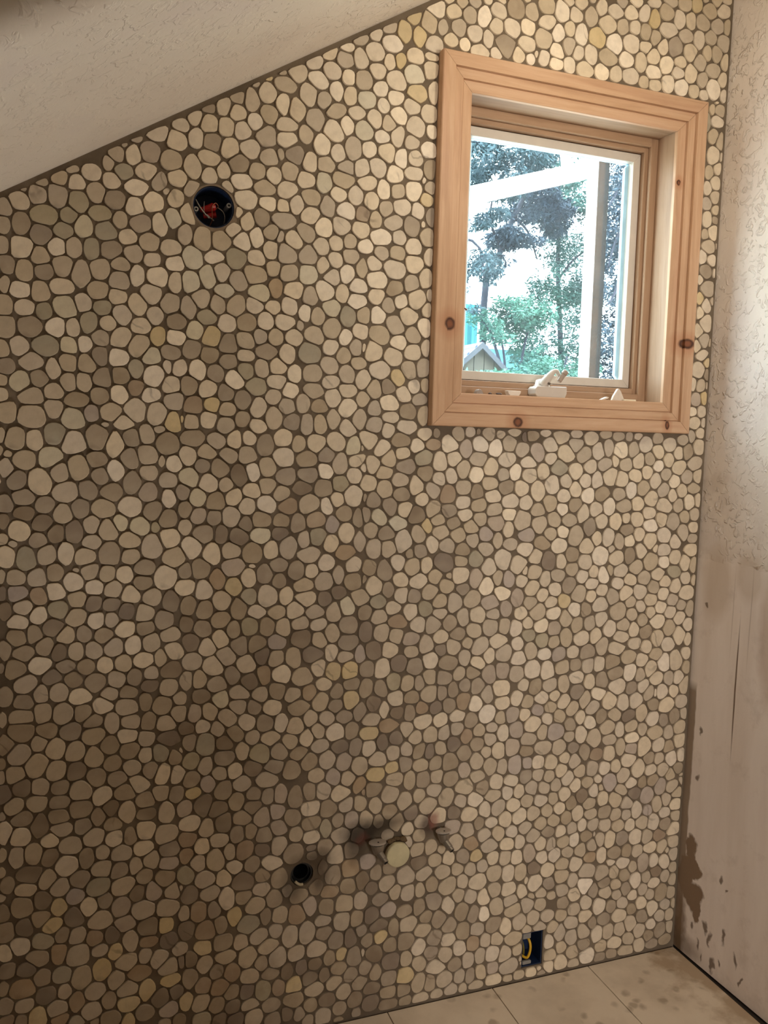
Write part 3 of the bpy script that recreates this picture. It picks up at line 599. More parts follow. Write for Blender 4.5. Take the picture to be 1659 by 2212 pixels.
# ------------------------------------------------------------------ pebbles
STONES = """
191,1210,25,18d 76,1206,19,20c 109,1200,19,20c 149,1196,19,18b 45,1209,7,5c 1,1203,18,20d -35,1195,20,20c -77,1196,20,17c 38,1182,21,22b 85,1170,19,18b 188,1174,22,18d
238,1185,25,28b -76,1162,22,17p -31,1155,18,20n 3,1164,21,20b 47,1144,21,18c 125,1164,22,18c 162,1150,22,20b 208,1143,20,21c 251,1130,18,29k 82,1133,19,20k 121,1128,22,15k
-62,1132,20,17c 10,1123,23,20e -31,1111,18,20b 45,1104,23,20c 87,1094,19,20b 121,1093,17,18c 154,1112,22,21k 191,1105,22,21c 236,1089,20,24d -74,1098,20,17b -4,1084,23,20k
-41,1069,16,22d 24,1063,19,20c 61,1065,16,20d 104,1058,19,20d 150,1071,22,21b 194,1071,20,18d 251,1052,23,18c -77,1064,20,20d -20,1040,18,23d 10,1026,18,23k 44,1026,19,23c
82,1026,19,20c 125,1031,22,23c 167,1033,20,23b 206,1036,20,23c 231,1000,15,26c -63,1028,22,17d -30,1001,25,20a 23,994,21,18d 66,989,21,20d 106,991,19,18b 145,993,19,21c
189,996,22,21b -79,994,22,22d 252,970,25,21k -5,971,21,18k 39,963,21,20d 84,954,24,23d 130,956,19,21c 172,958,17,21d 206,965,17,18c -60,960,23,23c 204,937,20,16k -64,920,20,18d
53,923,24,21a 101,898,22,18b 155,891,25,21c 194,898,15,21d 234,886,23,21d -69,886,27,18c -26,892,18,25c 18,885,21,26c 60,884,19,23d 79,861,22,18d 120,855,17,26c 162,853,22,18c
202,849,18,24d 242,843,23,19c -70,853,27,25d -17,850,23,20d 32,843,24,23d 82,830,29,23c 155,822,22,18b 197,813,18,19c 247,805,26,19k -33,824,16,20c 4,807,23,26b 41,798,24,26c
113,803,22,24d 160,785,22,21d 230,774,20,21e -75,803,23,25c -38,773,23,28c 84,780,22,26c 123,760,20,21d 195,770,18,19b -84,756,20,20c 1,756,23,26c 43,751,21,23k 86,730,22,24d
133,724,22,19d 165,747,22,19c 205,732,18,24d 235,720,20,27b -71,726,20,20k -32,724,18,21c 10,718,19,18d 55,707,26,24c 101,686,22,24b 150,690,27,21d 180,705,25,21b 230,677,20,19c
-85,684,20,23c -39,686,23,18c 8,682,23,16d 52,661,26,21d 118,657,17,21k 91,639,15,21d 155,641,20,27c 195,663,23,19d 197,630,23,16k 243,627,18,27c 7,651,24,18d -74,615,21,23b
12,619,26,16c 57,620,19,18d 123,616,20,16d -12,596,19,16b 31,576,24,21c 81,590,24,21c 125,581,22,19b 162,581,15,22d 195,590,23,22b 243,574,26,25c -81,567,16,26c -47,567,21,26c
-14,557,19,21k 23,533,24,26b 66,542,17,27d 101,550,17,19c 142,543,25,19c 190,547,23,19b 251,537,23,19d 210,516,18,22c 173,506,15,22c -54,524,28,21k -19,505,19,26c 98,513,24,21c
138,503,22,22d 193,481,18,19d 241,465,23,22d 249,502,23,17p -64,489,23,16c 6,482,21,24c 52,496,22,21d 91,471,27,24e 145,464,27,24c 178,440,18,19k 213,439,20,22p 262,431,21,20c
-71,451,23,24d -29,457,19,24k 6,437,17,24y 40,455,22,19p 69,423,22,24b 105,433,17,19d 140,413,22,25p 190,396,28,22c 247,391,26,22c -32,415,23,19d -11,395,26,21y 39,407,22,24k
95,389,27,24c 150,370,25,19p 203,352,26,22k 242,350,18,20y -67,400,19,21k 13,369,17,21d 44,360,19,22c 83,348,20,19n 120,349,17,22k 163,324,18,28c 203,316,23,14n 250,310,21,20k
-77,360,23,21b -30,361,24,19e 5,325,19,24n 44,314,27,30c 93,316,20,14c 130,305,18,19y -40,323,28,19d 196,281,15,20c 153,276,25,22c 229,266,23,22c -61,301,26,16k -31,273,19,21d
12,272,22,19e 53,258,22,30c 98,265,20,27y 130,236,18,25c 183,242,28,20n 250,245,26,23c 256,207,24,17y -73,253,28,24n -24,231,21,22k 17,230,14,19c 43,200,17,25n 83,216,22,22c
112,188,17,22d 155,206,23,20c 201,193,18,31y 232,167,21,26k 269,176,16,20k -69,217,19,19c 0,193,24,19c 75,171,25,22c 158,169,25,22y 194,141,23,20d 251,134,21,20p -104,187,16,13n
-76,181,14,16d -41,181,21,27y 7,165,19,14n 41,151,19,14e 117,142,25,22d 158,127,15,22y 83,142,10,8d 243,102,16,11d 18,2045,18,16c 49,2042,18,18b 121,2056,18,19b 172,2046,26,16a
222,2064,17,21c -22,2033,17,9c -26,2007,20,20c 11,2009,20,25c -54,2015,9,5c -63,1989,21,18b 55,2003,20,23e 89,2026,18,23c 128,2014,23,19d 168,2005,19,19a 208,2019,21,21a
236,2046,7,7b -14,1968,28,21e 33,1971,18,16e -59,1944,17,25d -20,1926,22,21d 22,1939,20,16e 64,1951,18,23g 98,1983,27,16e 137,1973,16,19c 182,1971,24,19p 222,1973,17,29a
251,1988,17,24g 110,1947,23,19e 154,1939,19,17b 201,1932,21,22c -60,1896,24,23a 8,1903,18,21a 44,1905,16,21c 80,1906,16,26e 121,1908,23,19d 165,1905,21,19c 246,1925,22,17b
-23,1882,18,18c -54,1849,17,23c -14,1850,20,16d 21,1863,20,26c 57,1852,20,28c 98,1865,21,24c 140,1879,21,19c 206,1897,17,17b 256,1892,19,17a 175,1858,17,22a 215,1859,24,22a
137,1847,21,24c -63,1809,22,16a -24,1808,20,21c 19,1823,25,19b 93,1820,21,21c 133,1811,19,17b 204,1822,22,24b -54,1772,20,16b -15,1766,18,19e 102,1785,18,17e 144,1771,21,22b
213,1776,17,20b -44,1731,26,23d 5,1737,20,21a 41,1737,14,21b 75,1749,18,24e 114,1750,21,17b 182,1752,21,19b 98,1720,18,19c 140,1722,23,24b 178,1705,24,27c 221,1730,17,20y
-64,1693,20,21b -16,1696,29,24e 34,1699,18,19g 66,1703,16,17a 95,1679,19,22d 135,1679,23,19a 204,1685,22,20g 248,1695,22,22d -40,1661,26,19c 0,1647,16,26b 31,1661,18,21c
70,1660,21,22c 173,1656,17,22e 211,1643,24,27a 241,1665,10,20b -65,1618,20,21g -27,1627,18,19d 31,1620,16,22c 63,1622,16,24c 102,1633,21,22d 140,1640,21,19d 173,1615,19,17n
248,1625,20,20b -43,1588,26,19c 2,1600,22,17c 49,1583,27,19d 98,1594,21,19d 137,1598,21,20a 202,1601,22,17a 256,1588,22,20c -41,1546,31,24c 1,1562,20,19c 42,1544,27,22g
77,1555,18,17p 119,1561,23,20c 171,1565,24,25b 217,1559,22,25b 256,1543,20,23y 147,1537,24,15b 107,1531,9,5c -75,1495,22,24c -37,1493,20,21b 40,1490,27,24b 128,1487,19,30b
164,1503,19,20d 241,1492,25,25d -90,1464,9,7c -57,1452,24,21c -6,1455,25,27g 88,1454,23,17d 53,1437,23,29c 161,1458,22,25d 195,1466,24,23c 229,1452,7,18c 257,1447,17,20a
10,1427,20,27c 97,1415,21,20d 130,1430,21,25a 200,1426,19,18c -73,1409,20,22d -27,1405,25,29b 164,1403,22,28d 244,1409,20,18c 25,1383,27,22c 71,1388,21,22d 121,1383,26,20d
198,1381,20,25p 245,1368,15,23b -60,1371,24,17d -18,1354,20,19d -58,1334,22,17k 18,1334,21,22c 55,1346,19,22d 104,1346,26,20c 161,1351,27,23b 210,1340,22,25d 240,1322,22,23d
-23,1315,25,19k -68,1301,22,24b 4,1292,18,20k 41,1294,18,27k 78,1311,16,20c 114,1298,21,25c 140,1313,17,18g 181,1305,24,20g 215,1304,10,13e -83,1270,9,7c -32,1276,18,17d
80,1271,21,15c 161,1272,24,20c 208,1259,25,26c 247,1278,22,23b 116,1245,24,28d 25,1248,16,27b 66,1237,23,20c -17,1246,20,22c -55,1237,20,27e 162,1239,22,18c 1182,1269,26,18p
1252,1272,24,18c 1294,1276,21,16a 1332,1264,24,28c 1230,1247,29,18d 1283,1237,26,21a 1403,1256,16,19b 1442,1257,19,28b 1476,1245,17,24c 1502,1280,23,17d 1545,1265,20,19b
1513,1247,17,17a 1372,1235,24,21b 1455,1226,11,12c 1211,1209,21,21b 1251,1197,24,25k 1291,1195,16,23b 1324,1213,21,21d 1369,1189,22,23b 1417,1206,25,26a 1473,1200,25,24b
1518,1204,20,26d 1554,1217,20,22b 1540,1172,23,22c 1208,1168,29,21c 1327,1171,22,19c 1398,1164,14,19b 1453,1165,11,17c 1487,1164,25,19b 1434,1154,19,26a 1243,1149,18,23b
1285,1156,24,19c 1360,1152,19,21b 1568,1140,23,22c 1523,1136,23,17b 1394,1129,22,17b 1481,1126,20,19b 1321,1127,24,26d 1205,1125,23,23b 1276,1120,21,19b 1511,1099,23,24b
1559,1101,23,22b 1428,1111,19,17b 1352,1105,24,26c 1466,1091,20,24c 1237,1105,21,18b 1394,1094,17,19b 1307,1086,19,19y 1265,1083,21,16b 1202,1084,23,18c 1527,1074,17,19c
1596,1076,23,17b 1425,1069,25,21b 1341,1059,19,21a 1379,1057,16,24d 1562,1058,17,17b 1486,1047,26,27c 1224,1057,26,25c 1274,1052,24,19a 1535,1037,20,19c 1598,1039,15,17b
1197,1030,16,16b 1239,1018,24,21a 1277,1011,21,21p 1354,1014,19,24c 1392,1019,19,24c 1431,1027,20,22b 1460,1001,20,24b 1508,1008,23,17c 1571,1017,17,20c 1543,992,17,22b
1587,984,21,22d 1199,995,23,16e 1241,981,21,21e 1281,971,19,19c 1318,981,19,28c 1370,978,25,24b 1414,980,19,24b 1499,972,29,17b 1549,952,23,17b 1590,940,21,20b 1438,952,20,27c
1487,942,28,19b 1208,952,21,23c 1254,940,24,16a 1297,937,24,24p 1345,939,22,17b 1389,936,25,24d 1531,912,26,20c 1578,901,21,20b 1475,901,26,22d 1309,901,24,21c 1353,903,19,17d
1394,900,19,24c 1433,899,20,22b 1216,898,24,26b 1264,892,21,28b 1485,871,29,20d 1540,867,23,27a 1573,857,18,22c 1360,866,25,17b 1402,851,17,22b 1444,853,20,27d 1317,851,19,26c
1227,851,21,24d 1274,852,24,21c 1499,829,29,22b 1546,822,20,20d 1587,822,21,22b 1609,802,21,25c 1363,823,22,22d 1435,815,23,20a 1250,816,24,19b 1292,819,19,17b 1392,799,19,29c
1323,800,22,22b 1205,810,21,19c 1473,789,23,27b 1520,778,20,27b 1563,784,23,25b 1278,790,19,17c 1238,786,19,17p 1351,778,22,24c 1418,775,22,24c 1271,756,19,17b 1309,759,19,19c
1224,746,29,24b 1346,734,19,19d 1375,751,17,22b 1412,733,20,20a 1445,746,20,27d 1493,749,23,20c 1540,740,23,20k 1257,721,16,24c 1300,717,27,24p 1345,698,19,15c 1383,699,20,27b
1426,685,23,27c 1472,712,26,25c 1513,701,17,22b 1553,709,23,20c 1592,695,18,20c 1213,704,24,19c 1480,677,23,17c 1519,650,17,25c 1561,673,26,18a 1602,641,27,30b 1262,675,27,19c
1314,670,22,24c 1358,665,19,17d 1397,649,20,25d 1480,635,20,22b 1437,637,23,17n 1561,641,24,18p 1209,672,21,17d 1334,639,17,17b 1368,625,19,22c 1551,607,26,20b 1622,606,18,20d
1211,636,16,19p 1248,634,19,19b 1289,629,19,22b 1426,596,20,22c 1468,591,20,20b 1506,592,17,20b 1585,578,24,28b 1630,567,21,18b 1323,601,19,20b 1387,594,20,17c 1537,561,23,23c
1346,576,19,22b 1250,598,19,17c 1285,591,19,19c 1447,564,14,12b 1488,549,23,28p 1603,535,15,20d 1561,538,24,15b 1414,556,20,17c 1230,564,21,22c 1268,557,19,19c 1309,562,16,20c
1372,554,17,20b 1435,531,17,20b 1460,535,9,10c 1528,519,23,18c 1578,503,24,18k 1621,492,24,28p 1338,531,19,22b 1396,521,20,20k 1468,502,17,23b 1515,496,23,25c 1219,530,21,19c
1262,524,22,19b 1302,523,16,20c 1361,504,17,20d 1423,494,20,18c 1552,476,19,21c 1590,452,19,30b 1241,487,21,22c 1283,493,19,19c 1323,493,18,19b 1347,462,17,19d 1385,469,18,23b
1430,460,21,17c 1478,461,23,21d 1516,447,19,18c 1552,444,16,19c 1627,448,17,17p 1264,458,20,19c 1306,459,20,17c 1403,433,15,20b 1439,428,20,20c 1478,420,24,19c 1525,414,23,18c
1567,409,17,21b 1610,411,21,21c 1242,424,21,20c 1292,428,22,16d 1332,423,19,18b 1368,427,16,18c 1417,399,21,17d 1445,399,4,12c 1465,380,16,23c 1501,374,19,27b 1543,372,22,23d
1589,370,22,26b 1632,365,20,22c 1268,396,19,21b 1301,390,16,21c 1339,393,21,17c 1380,391,17,23a 1437,367,18,18c 1232,376,19,27p 1273,355,19,20b 1314,358,20,22b 1358,358,20,16c
1400,358,20,21c 1474,332,17,24b 1517,334,25,19d 1560,332,17,22d 1598,327,19,19c 1645,331,24,18b 1434,332,20,16n 1250,330,21,19k 1293,317,22,20b 1343,327,22,19c 1387,319,21,21b
1427,290,28,23c 1477,277,23,23c 1506,305,16,9b 1551,297,23,17b 1585,279,16,16c 1623,286,20,30p 1521,271,16,20c 1557,257,19,19d 1339,289,26,21c 1598,234,20,24b 1637,238,17,18c
1252,284,27,24b 1301,275,21,17d 1379,271,18,20c 1422,250,26,26a 1487,247,21,16d 1529,234,19,17c 1276,252,20,14c 1312,238,18,11c 1343,246,24,21c 1387,228,22,19b 1451,228,16,25d
1494,215,21,18c 1566,215,17,22d 1626,202,18,19c 1534,203,16,15c 1592,191,19,15b 1653,183,17,16c 1244,246,13,10c 1274,217,19,19c 1351,210,19,20d 1390,181,21,19c 1429,196,19,21b
1476,176,21,25b 1515,167,19,20d 1555,172,19,18c 1624,161,18,20b 1589,146,17,17d 1664,135,21,23b 1712,141,18,18c 1743,141,10,18c 1255,183,19,24c 1300,177,23,19c 1345,173,19,18c
1383,144,24,20c 1427,154,24,18b 1450,129,16,21d 1495,135,23,21d 1547,137,28,20b 1630,118,21,21d 1693,108,20,20c 1733,104,18,20c 1588,104,21,25c 1666,85,19,17b 1236,149,14,14c
1279,151,22,15c 1320,142,19,20c 1345,122,18,26c 1425,109,21,25c 1472,93,18,31b 1511,93,19,25c 1551,91,21,21c 1622,73,22,25c 1699,62,21,24d 1737,67,17,20c 1655,54,19,18d
1308,96,17,29b 1384,99,20,24c 1535,55,27,19b 1584,56,22,20c 1351,74,20,18c 1427,68,21,21d 1489,53,20,19c 1390,53,22,20c 1625,31,21,22c 1717,30,23,17d 1670,25,24,14d 1578,20,27,18c
1441,29,24,27a 1526,19,19,17d 1487,17,20,16d 1315,62,23,20c 1311,24,18,20b 1353,25,23,28b 1394,14,20,18c 1255,16,20,17b 1292,8,20,13d 1281,26,8,6b 1182,1533,25,13d 1225,1541,18,9b
1272,1531,29,16b 1322,1541,19,11b 1368,1531,22,18b 1321,1512,27,18c 1242,1510,23,20b 1202,1489,23,24p 1293,1489,26,23b 1349,1485,24,23c 1394,1495,19,25b 1426,1507,16,25c
1416,1542,22,11c 1457,1538,22,12c 1494,1539,14,12c 1522,1540,17,9b 1468,1499,22,25a 1510,1502,17,23c 1548,1519,23,21b 1244,1475,18,16b 1178,1465,25,18b 1370,1456,22,21b
1418,1461,27,18c 1451,1471,11,18b 1487,1462,20,19c 1529,1472,20,23b 1568,1477,20,19c 1223,1438,18,22b 1272,1450,26,20e 1180,1429,23,20b 1325,1439,24,23b 1560,1440,20,21b
1437,1429,25,25b 1476,1420,22,23b 1523,1430,25,19b 1394,1417,19,23b 1356,1415,22,21b 1295,1414,21,18b 1253,1403,23,27b 1210,1387,21,29b 1328,1392,19,23b 1551,1395,20,24c
1509,1392,17,26a 1470,1378,20,19c 1412,1378,25,21d 1369,1376,22,21a 1289,1373,21,20b 1176,1355,20,20b 1248,1355,21,23c 1327,1348,21,21d 1439,1345,19,28a 1534,1352,20,21b
1486,1345,25,19c 1288,1339,19,18a 1212,1337,23,18c 1396,1336,19,21b 1573,1326,23,17b 1353,1325,19,28b 1263,1310,21,21c 1311,1307,24,18c 1464,1303,20,24b 1497,1310,14,17b
1534,1309,23,21b 1414,1306,19,21b 1220,1297,23,23c 1377,1290,19,26d 1335,2644,18,20b 1306,2618,18,27c 1379,2642,25,17b 1429,2652,22,20a 1470,2655,19,23b 1503,2648,19,25y
1541,2671,26,23c 1585,2661,20,26b 1683,2701,24,23c 1731,2710,24,18b 1359,2606,28,22b 1327,2568,24,25y 1403,2609,19,20c 1441,2614,16,18b 1476,2610,16,23c 1550,2629,29,20b
1621,2665,17,23b 1662,2668,24,23c 1710,2666,21,21c 1748,2671,14,24c 1607,2624,23,18c 1652,2622,17,26b 1692,2634,20,18c 1510,2601,16,20c 1734,2626,21,24c 1381,2562,25,25a
1431,2571,25,25b 1479,2572,19,15b 1534,2582,16,23b 1576,2590,23,26d 1311,2522,21,25b 1364,2524,31,22c 1421,2529,25,20a 1466,2531,19,25b 1506,2551,23,20b 1547,2538,23,23a
1596,2554,20,18b 1624,2582,23,23b 1682,2590,14,23c 1716,2596,17,24c 1659,2565,20,26c 1749,2578,17,24b 1292,2484,27,20b 1345,2485,22,20a 1388,2488,19,20b 1436,2491,25,20b
1479,2482,16,15c 1509,2513,26,18a 1588,2524,20,16b 1632,2529,20,26b 1706,2549,24,18c 1742,2531,17,21b 1670,2519,17,21c 1515,2480,20,15b 1557,2490,20,23a 1601,2489,23,21a
1645,2486,17,18b 1706,2499,24,26a 1680,2481,17,13b 1745,2489,10,19b 1738,2447,21,16c 1710,2446,10,16c 1730,2419,24,16b 1674,566,20,23c 1732,563,19,19d 1703,545,16,20c
1639,537,20,21d 1745,528,9,23c 1668,514,22,27p 1712,508,24,25c 1731,487,21,17c 1694,471,17,22c 1660,460,20,26c 1730,451,21,19b 1688,430,20,18b 1732,415,20,16c 1652,407,21,26b
1695,394,23,23d 1726,373,23,24b 1675,363,23,18n 1729,340,21,21c 1688,326,19,21c 1706,313,6,12b 1735,294,20,20c 1660,285,16,22b 1700,276,21,23b 1737,254,18,18c 1672,251,21,19k
1706,231,18,19c 1737,216,18,20c 1667,216,23,18b 1694,182,23,26d 1732,175,18,21c 1634,1053,19,18a 1736,1044,15,25c 1668,1036,21,17b 1703,1017,20,21b 1625,1010,25,22a 1731,997,18,21b
1667,989,20,24c 1704,967,21,28b 1735,953,12,20b 1625,964,22,25b 1666,943,24,21b 1626,915,24,17c 1656,887,21,29a 1698,891,24,30b 1732,911,16,19b 1737,868,14,20c 1611,873,22,25b
1710,839,19,23b 1676,841,19,21c 1633,845,24,23b 1735,814,18,30c 1653,801,24,25b 1697,800,17,19b 1674,760,29,25b 1729,766,25,23c 1625,767,21,21d 1740,731,15,20c 1703,724,21,25d
1626,722,22,24b 1668,715,19,21d 1727,689,24,22c 1686,677,18,22c 1639,682,30,22c 1731,647,23,22b 1655,641,24,22b 1691,633,20,20d 1703,595,19,25b 1737,602,14,23b 1658,600,16,19c
1746,539,10,9c 1589,1536,17,16c 1632,1518,23,20b 1677,1534,21,14c 1707,1546,12,19c 1738,1557,17,16b 1594,1499,21,21b 1735,1514,19,22b 1664,1495,17,19b 1698,1499,17,24d
1632,1476,18,21b 1598,1459,19,17a 1670,1456,26,21b 1726,1469,29,21c 1625,1436,21,17c 1740,1432,21,20b 1699,1429,21,19c 1591,1417,21,23b 1657,1415,19,19a 1683,1389,18,19b
1726,1396,22,16c 1619,1391,21,20c 1651,1373,16,22b 1712,1356,18,24a 1745,1362,13,23b 1577,1367,23,23b 1676,1347,19,20c 1625,1346,26,23b 1699,1314,17,19c 1733,1322,16,19c
1659,1299,22,24c 1616,1309,19,23b 1696,1268,20,25c 1733,1282,17,16b 1731,1251,17,14c 1581,1289,25,18a 1632,1262,25,21b 1670,1242,20,21b 1581,1246,24,23b 1633,1219,28,17b
1730,1216,25,19b 1673,1196,20,23b 1709,1180,17,25b 1740,1172,13,26c 1634,1184,19,17a 1589,1187,24,29c 1672,1155,23,19e 1616,1150,23,19b 1714,1134,17,19b 1744,1127,9,20c
1644,1127,22,16b 1682,1112,21,22b 1603,1112,20,19c 1722,1092,28,22b 1639,1090,19,20a 1674,1073,20,17c 1706,1055,19,16c 1703,1984,9,14b 1734,1961,27,21c 1707,1933,12,18y
1752,1927,9,14c 1732,1914,15,21b 1710,1891,12,21b 1733,1865,21,26b 1708,1844,15,21b 1730,1818,18,21c 1708,1800,12,19b 1752,1812,6,19c 1728,1775,24,16b 1747,1757,12,17y
1716,1732,21,24b 1750,1722,12,19d 1704,1694,12,21b 1728,1690,21,19c 1752,1691,9,12c 1714,1649,18,21p 1746,1655,15,24y 1707,1616,15,14a 1737,1617,18,19b 1716,1583,21,19b
1748,1584,12,17b 1724,2467,9,4b 1719,2376,17,20c 1747,2366,15,25c 1724,2325,20,25b 1756,2325,9,16b 1744,2291,15,18b 1713,2278,14,20c 1738,2254,18,20b 1710,2235,14,20b
1738,2213,18,18c 1710,2194,17,18c 1744,2179,15,14c 1717,2151,17,23b 1743,2152,12,11d 1740,2117,18,21b 1711,2109,12,16c 1725,2078,23,21c 1707,2047,15,21b 1740,2041,18,16b
1722,2011,21,21d 1755,2007,9,18b 1755,2081,6,14c 171,2150,16,9c 215,2170,26,19b 147,2133,7,7c 131,2112,16,19c 166,2114,16,21a 201,2124,21,21p 145,2076,21,16e 194,2083,24,17b
261,2075,22,19b 246,2113,22,21c 258,2158,22,21b 268,2192,19,17b 296,2213,19,19b 326,2239,17,14d 299,2168,17,21b 328,2204,20,19b 336,2164,20,19d 360,2245,17,22b 366,2202,17,22b
390,2237,20,17b 392,2274,18,17c 423,2269,18,29c 430,2304,13,7c 458,2289,21,24b 458,2323,13,7y 464,2244,21,22c 434,2222,18,22a 404,2198,18,22b 374,2157,20,24b 422,2164,23,22b
457,2194,23,25c 494,2341,10,10c 471,2151,29,20c 438,2115,21,17c 397,2126,23,20d 327,2129,27,17b 295,2106,20,26b 330,2091,17,19b 362,2105,15,19b 477,2112,21,20a 457,2080,26,17c
402,2088,25,17a 293,2057,20,17c 370,2069,13,17b 505,1167,16,19d 324,1155,21,24b 397,1160,21,21y 432,1134,19,19e 478,1132,25,27b 522,1133,17,22b 566,1156,25,17c 572,1123,28,19b
655,1136,20,17k 621,1121,20,19k 679,1099,20,23g 368,1126,21,24c 329,1107,21,24d 408,1106,19,27d 451,1096,22,16b 500,1093,22,16c 548,1094,22,22b 596,1088,26,17c 644,1086,20,25c
364,1081,24,21d 325,1062,21,21d 396,1055,19,24d 436,1061,22,22e 476,1059,19,22d 518,1054,19,22c 559,1063,25,17c 605,1057,23,17b 683,1050,23,23d 640,1033,20,25c 297,1032,23,21k
364,1036,21,21b 335,1019,21,21b 412,1016,21,24d 453,1017,24,22d 502,1019,22,19p 563,1024,25,22k 609,1018,20,22c 684,1008,26,20d 641,985,17,23b 299,984,23,21c 380,991,24,22c
467,988,19,25k 500,978,22,22c 544,978,22,25c 592,983,29,20k 676,971,24,14c 426,969,24,22b 349,969,26,24b 607,948,23,20b 645,937,23,23y 689,936,21,26y 318,942,18,24c 394,947,19,22d
470,941,19,25n 514,941,25,25a 571,928,31,22c 438,927,24,19k 357,926,24,22c 626,904,26,17b 696,901,21,17d 411,899,27,19c 463,892,22,19c 504,897,22,22d 543,885,23,17c 586,888,20,23n
655,885,18,20d 323,901,21,19k 368,889,21,22g 615,862,23,26c 694,858,21,26y 653,848,23,17d 409,869,24,22c 447,863,19,19d 493,859,22,20b 561,853,28,20d 306,859,18,22p 385,844,24,22c
431,826,22,22b 475,821,22,20d 516,817,17,22b 553,803,23,23c 590,822,20,20c 633,818,23,20c 677,819,24,17d 327,828,18,19b 361,819,16,19c 404,801,24,19d 445,788,19,19c 489,781,25,17c
611,788,17,23c 655,781,24,23b 699,779,18,23d 582,771,20,23b 540,767,20,23c 296,790,16,22d 332,783,24,30e 380,781,24,17k 378,743,27,19d 421,757,16,22c 465,744,25,28e 512,747,22,23d
563,736,23,20d 615,748,26,20c 667,742,24,17k 299,746,23,22e 333,731,18,22c 402,709,19,19b 368,705,21,19c 449,712,22,20k 501,709,25,17d 544,696,23,23d 589,713,23,23d 636,711,23,23c
680,700,21,23p 299,700,21,22d 341,684,21,19p 376,665,21,28d 422,674,22,20c 482,677,31,20c 608,674,20,20c 652,663,18,23p 693,655,18,21c 307,666,21,16y 517,636,17,26p 450,645,19,17d
486,637,17,20d 557,623,20,29d 591,633,17,26d 629,634,21,23c 673,616,27,24b 328,633,24,28k 363,620,24,22k 409,633,19,22d 447,614,25,17k 509,594,20,20p 595,589,26,23b 642,582,24,23d
689,588,21,21c 337,576,19,22c 377,584,22,25k 423,589,25,17d 473,585,22,23p 549,572,23,23d 515,551,23,20p 598,553,26,20d 637,533,18,26e 666,547,18,21d 705,544,21,24p 413,548,19,23d
443,550,17,20d 479,536,22,20d 559,527,17,20c 602,515,23,18b 676,510,27,21c 721,503,18,21k 329,532,19,20b 516,504,20,26c 635,483,24,21d 394,506,14,23c 430,506,22,28n 474,502,20,17k
551,481,26,26d 600,486,15,9k 603,467,15,12d 665,458,24,24b 704,464,21,21d 316,490,19,22c 359,491,22,28c 450,468,19,23d 497,461,28,20b 405,467,19,17b 631,428,12,30k 658,406,21,27d
705,416,24,24n 335,447,24,23c 381,443,19,20b 428,426,28,23k 475,436,20,17d 518,420,20,26d 473,398,22,17c 614,380,18,21k 701,369,21,21d 299,414,21,22k 347,409,24,20c 387,387,22,31b
429,386,22,17d 507,369,20,23d 538,384,14,15d 570,367,23,24d 650,362,24,18n 459,360,25,23c 597,333,18,30p 645,324,21,24d 690,322,24,24c 320,368,19,28n 358,367,16,26d 407,341,17,26y
485,327,14,23d 522,323,20,21c 566,318,23,27n 634,288,21,15c 685,278,21,27c 337,317,24,26n 374,327,16,26d 443,314,28,23e 511,284,17,18c 469,277,25,20c 549,262,20,30c 593,262,21,30c
637,254,21,18d 671,229,21,24d 710,228,18,28k 332,275,22,20y 380,277,25,23d 424,271,19,20c 492,246,26,21c 516,212,23,30c 568,214,23,21c 617,216,27,21c 654,184,15,21d 687,187,15,18y
724,176,25,28d 300,250,21,20k 386,241,25,17c 442,227,22,29c 476,206,17,21d 335,232,19,23c 365,207,16,20d 403,196,19,23n 448,178,23,21c 499,173,23,15d 542,170,15,24k 580,174,15,21k
615,176,18,15k 679,151,24,18d 643,140,15,21k 601,139,21,18k 713,125,18,22d 333,176,19,20n 373,164,22,23n 404,143,19,20d 440,138,20,21k 480,133,20,27e 523,132,17,21n 560,130,23,21y
614,107,27,18c 668,113,21,21c 693,83,21,25c 727,54,22,22k 327,134,22,23c 366,120,19,23d 407,107,19,21k 449,101,23,18c 503,89,23,18d 561,91,26,21d 606,66,18,18d 651,71,24,18k
685,42,18,19d 731,16,12,16d 331,90,22,20e 374,80,19,18k 413,71,22,18k 458,69,23,27c 510,49,23,18d 544,56,18,18k 577,48,15,18d 601,25,15,15d 640,25,21,25c 682,12,18,6d
632,2086,22,18a 566,2073,24,20c 412,2049,28,20a 463,2046,21,17a 500,2045,16,15b 532,2054,19,23b 608,2058,19,26c 652,2052,25,21a 565,2030,22,23b 397,2018,8,15b 417,2001,15,22b
451,2014,18,22d 501,2012,29,20c 598,2008,25,23a 642,2015,25,23b 555,1990,24,23c 382,1979,20,15b 317,1950,20,29c 357,1952,23,20c 405,1955,20,22a 438,1968,16,25a 477,1982,24,18c
528,1970,24,25b 593,1964,19,21b 629,1975,17,18b 665,1984,17,21c 295,1909,22,27g 342,1914,23,15a 393,1916,23,27e 439,1920,21,20b 473,1941,18,23b 510,1940,24,25c 561,1940,22,23c
630,1936,19,18b 666,1948,20,18c 600,1918,16,23b 360,1883,18,22b 328,1870,20,25g 434,1887,31,23c 479,1901,18,20c 516,1895,24,20c 562,1896,22,23g 659,1905,17,23a 620,1894,19,21b
293,1855,22,25g 398,1869,23,23c 485,1859,16,23n 528,1857,24,20b 604,1864,25,26a 648,1860,17,21b 446,1843,26,20g 368,1841,28,17g 313,1820,20,22c 351,1810,18,22c 394,1811,23,23c
435,1814,21,20b 480,1813,19,15b 517,1818,19,23b 568,1848,19,23c 556,1805,14,23a 621,1821,22,21g 326,1781,25,17e 591,1800,19,21c 661,1805,20,24e 372,1769,20,20b 545,1776,8,16c
622,1776,25,26c 659,1757,17,21a 581,1755,25,21c 530,1749,22,21b 487,1746,19,21c 450,1746,18,18c 301,1749,20,20g 339,1736,23,23y 375,1724,23,23d 416,1734,23,20c 294,1706,22,20d
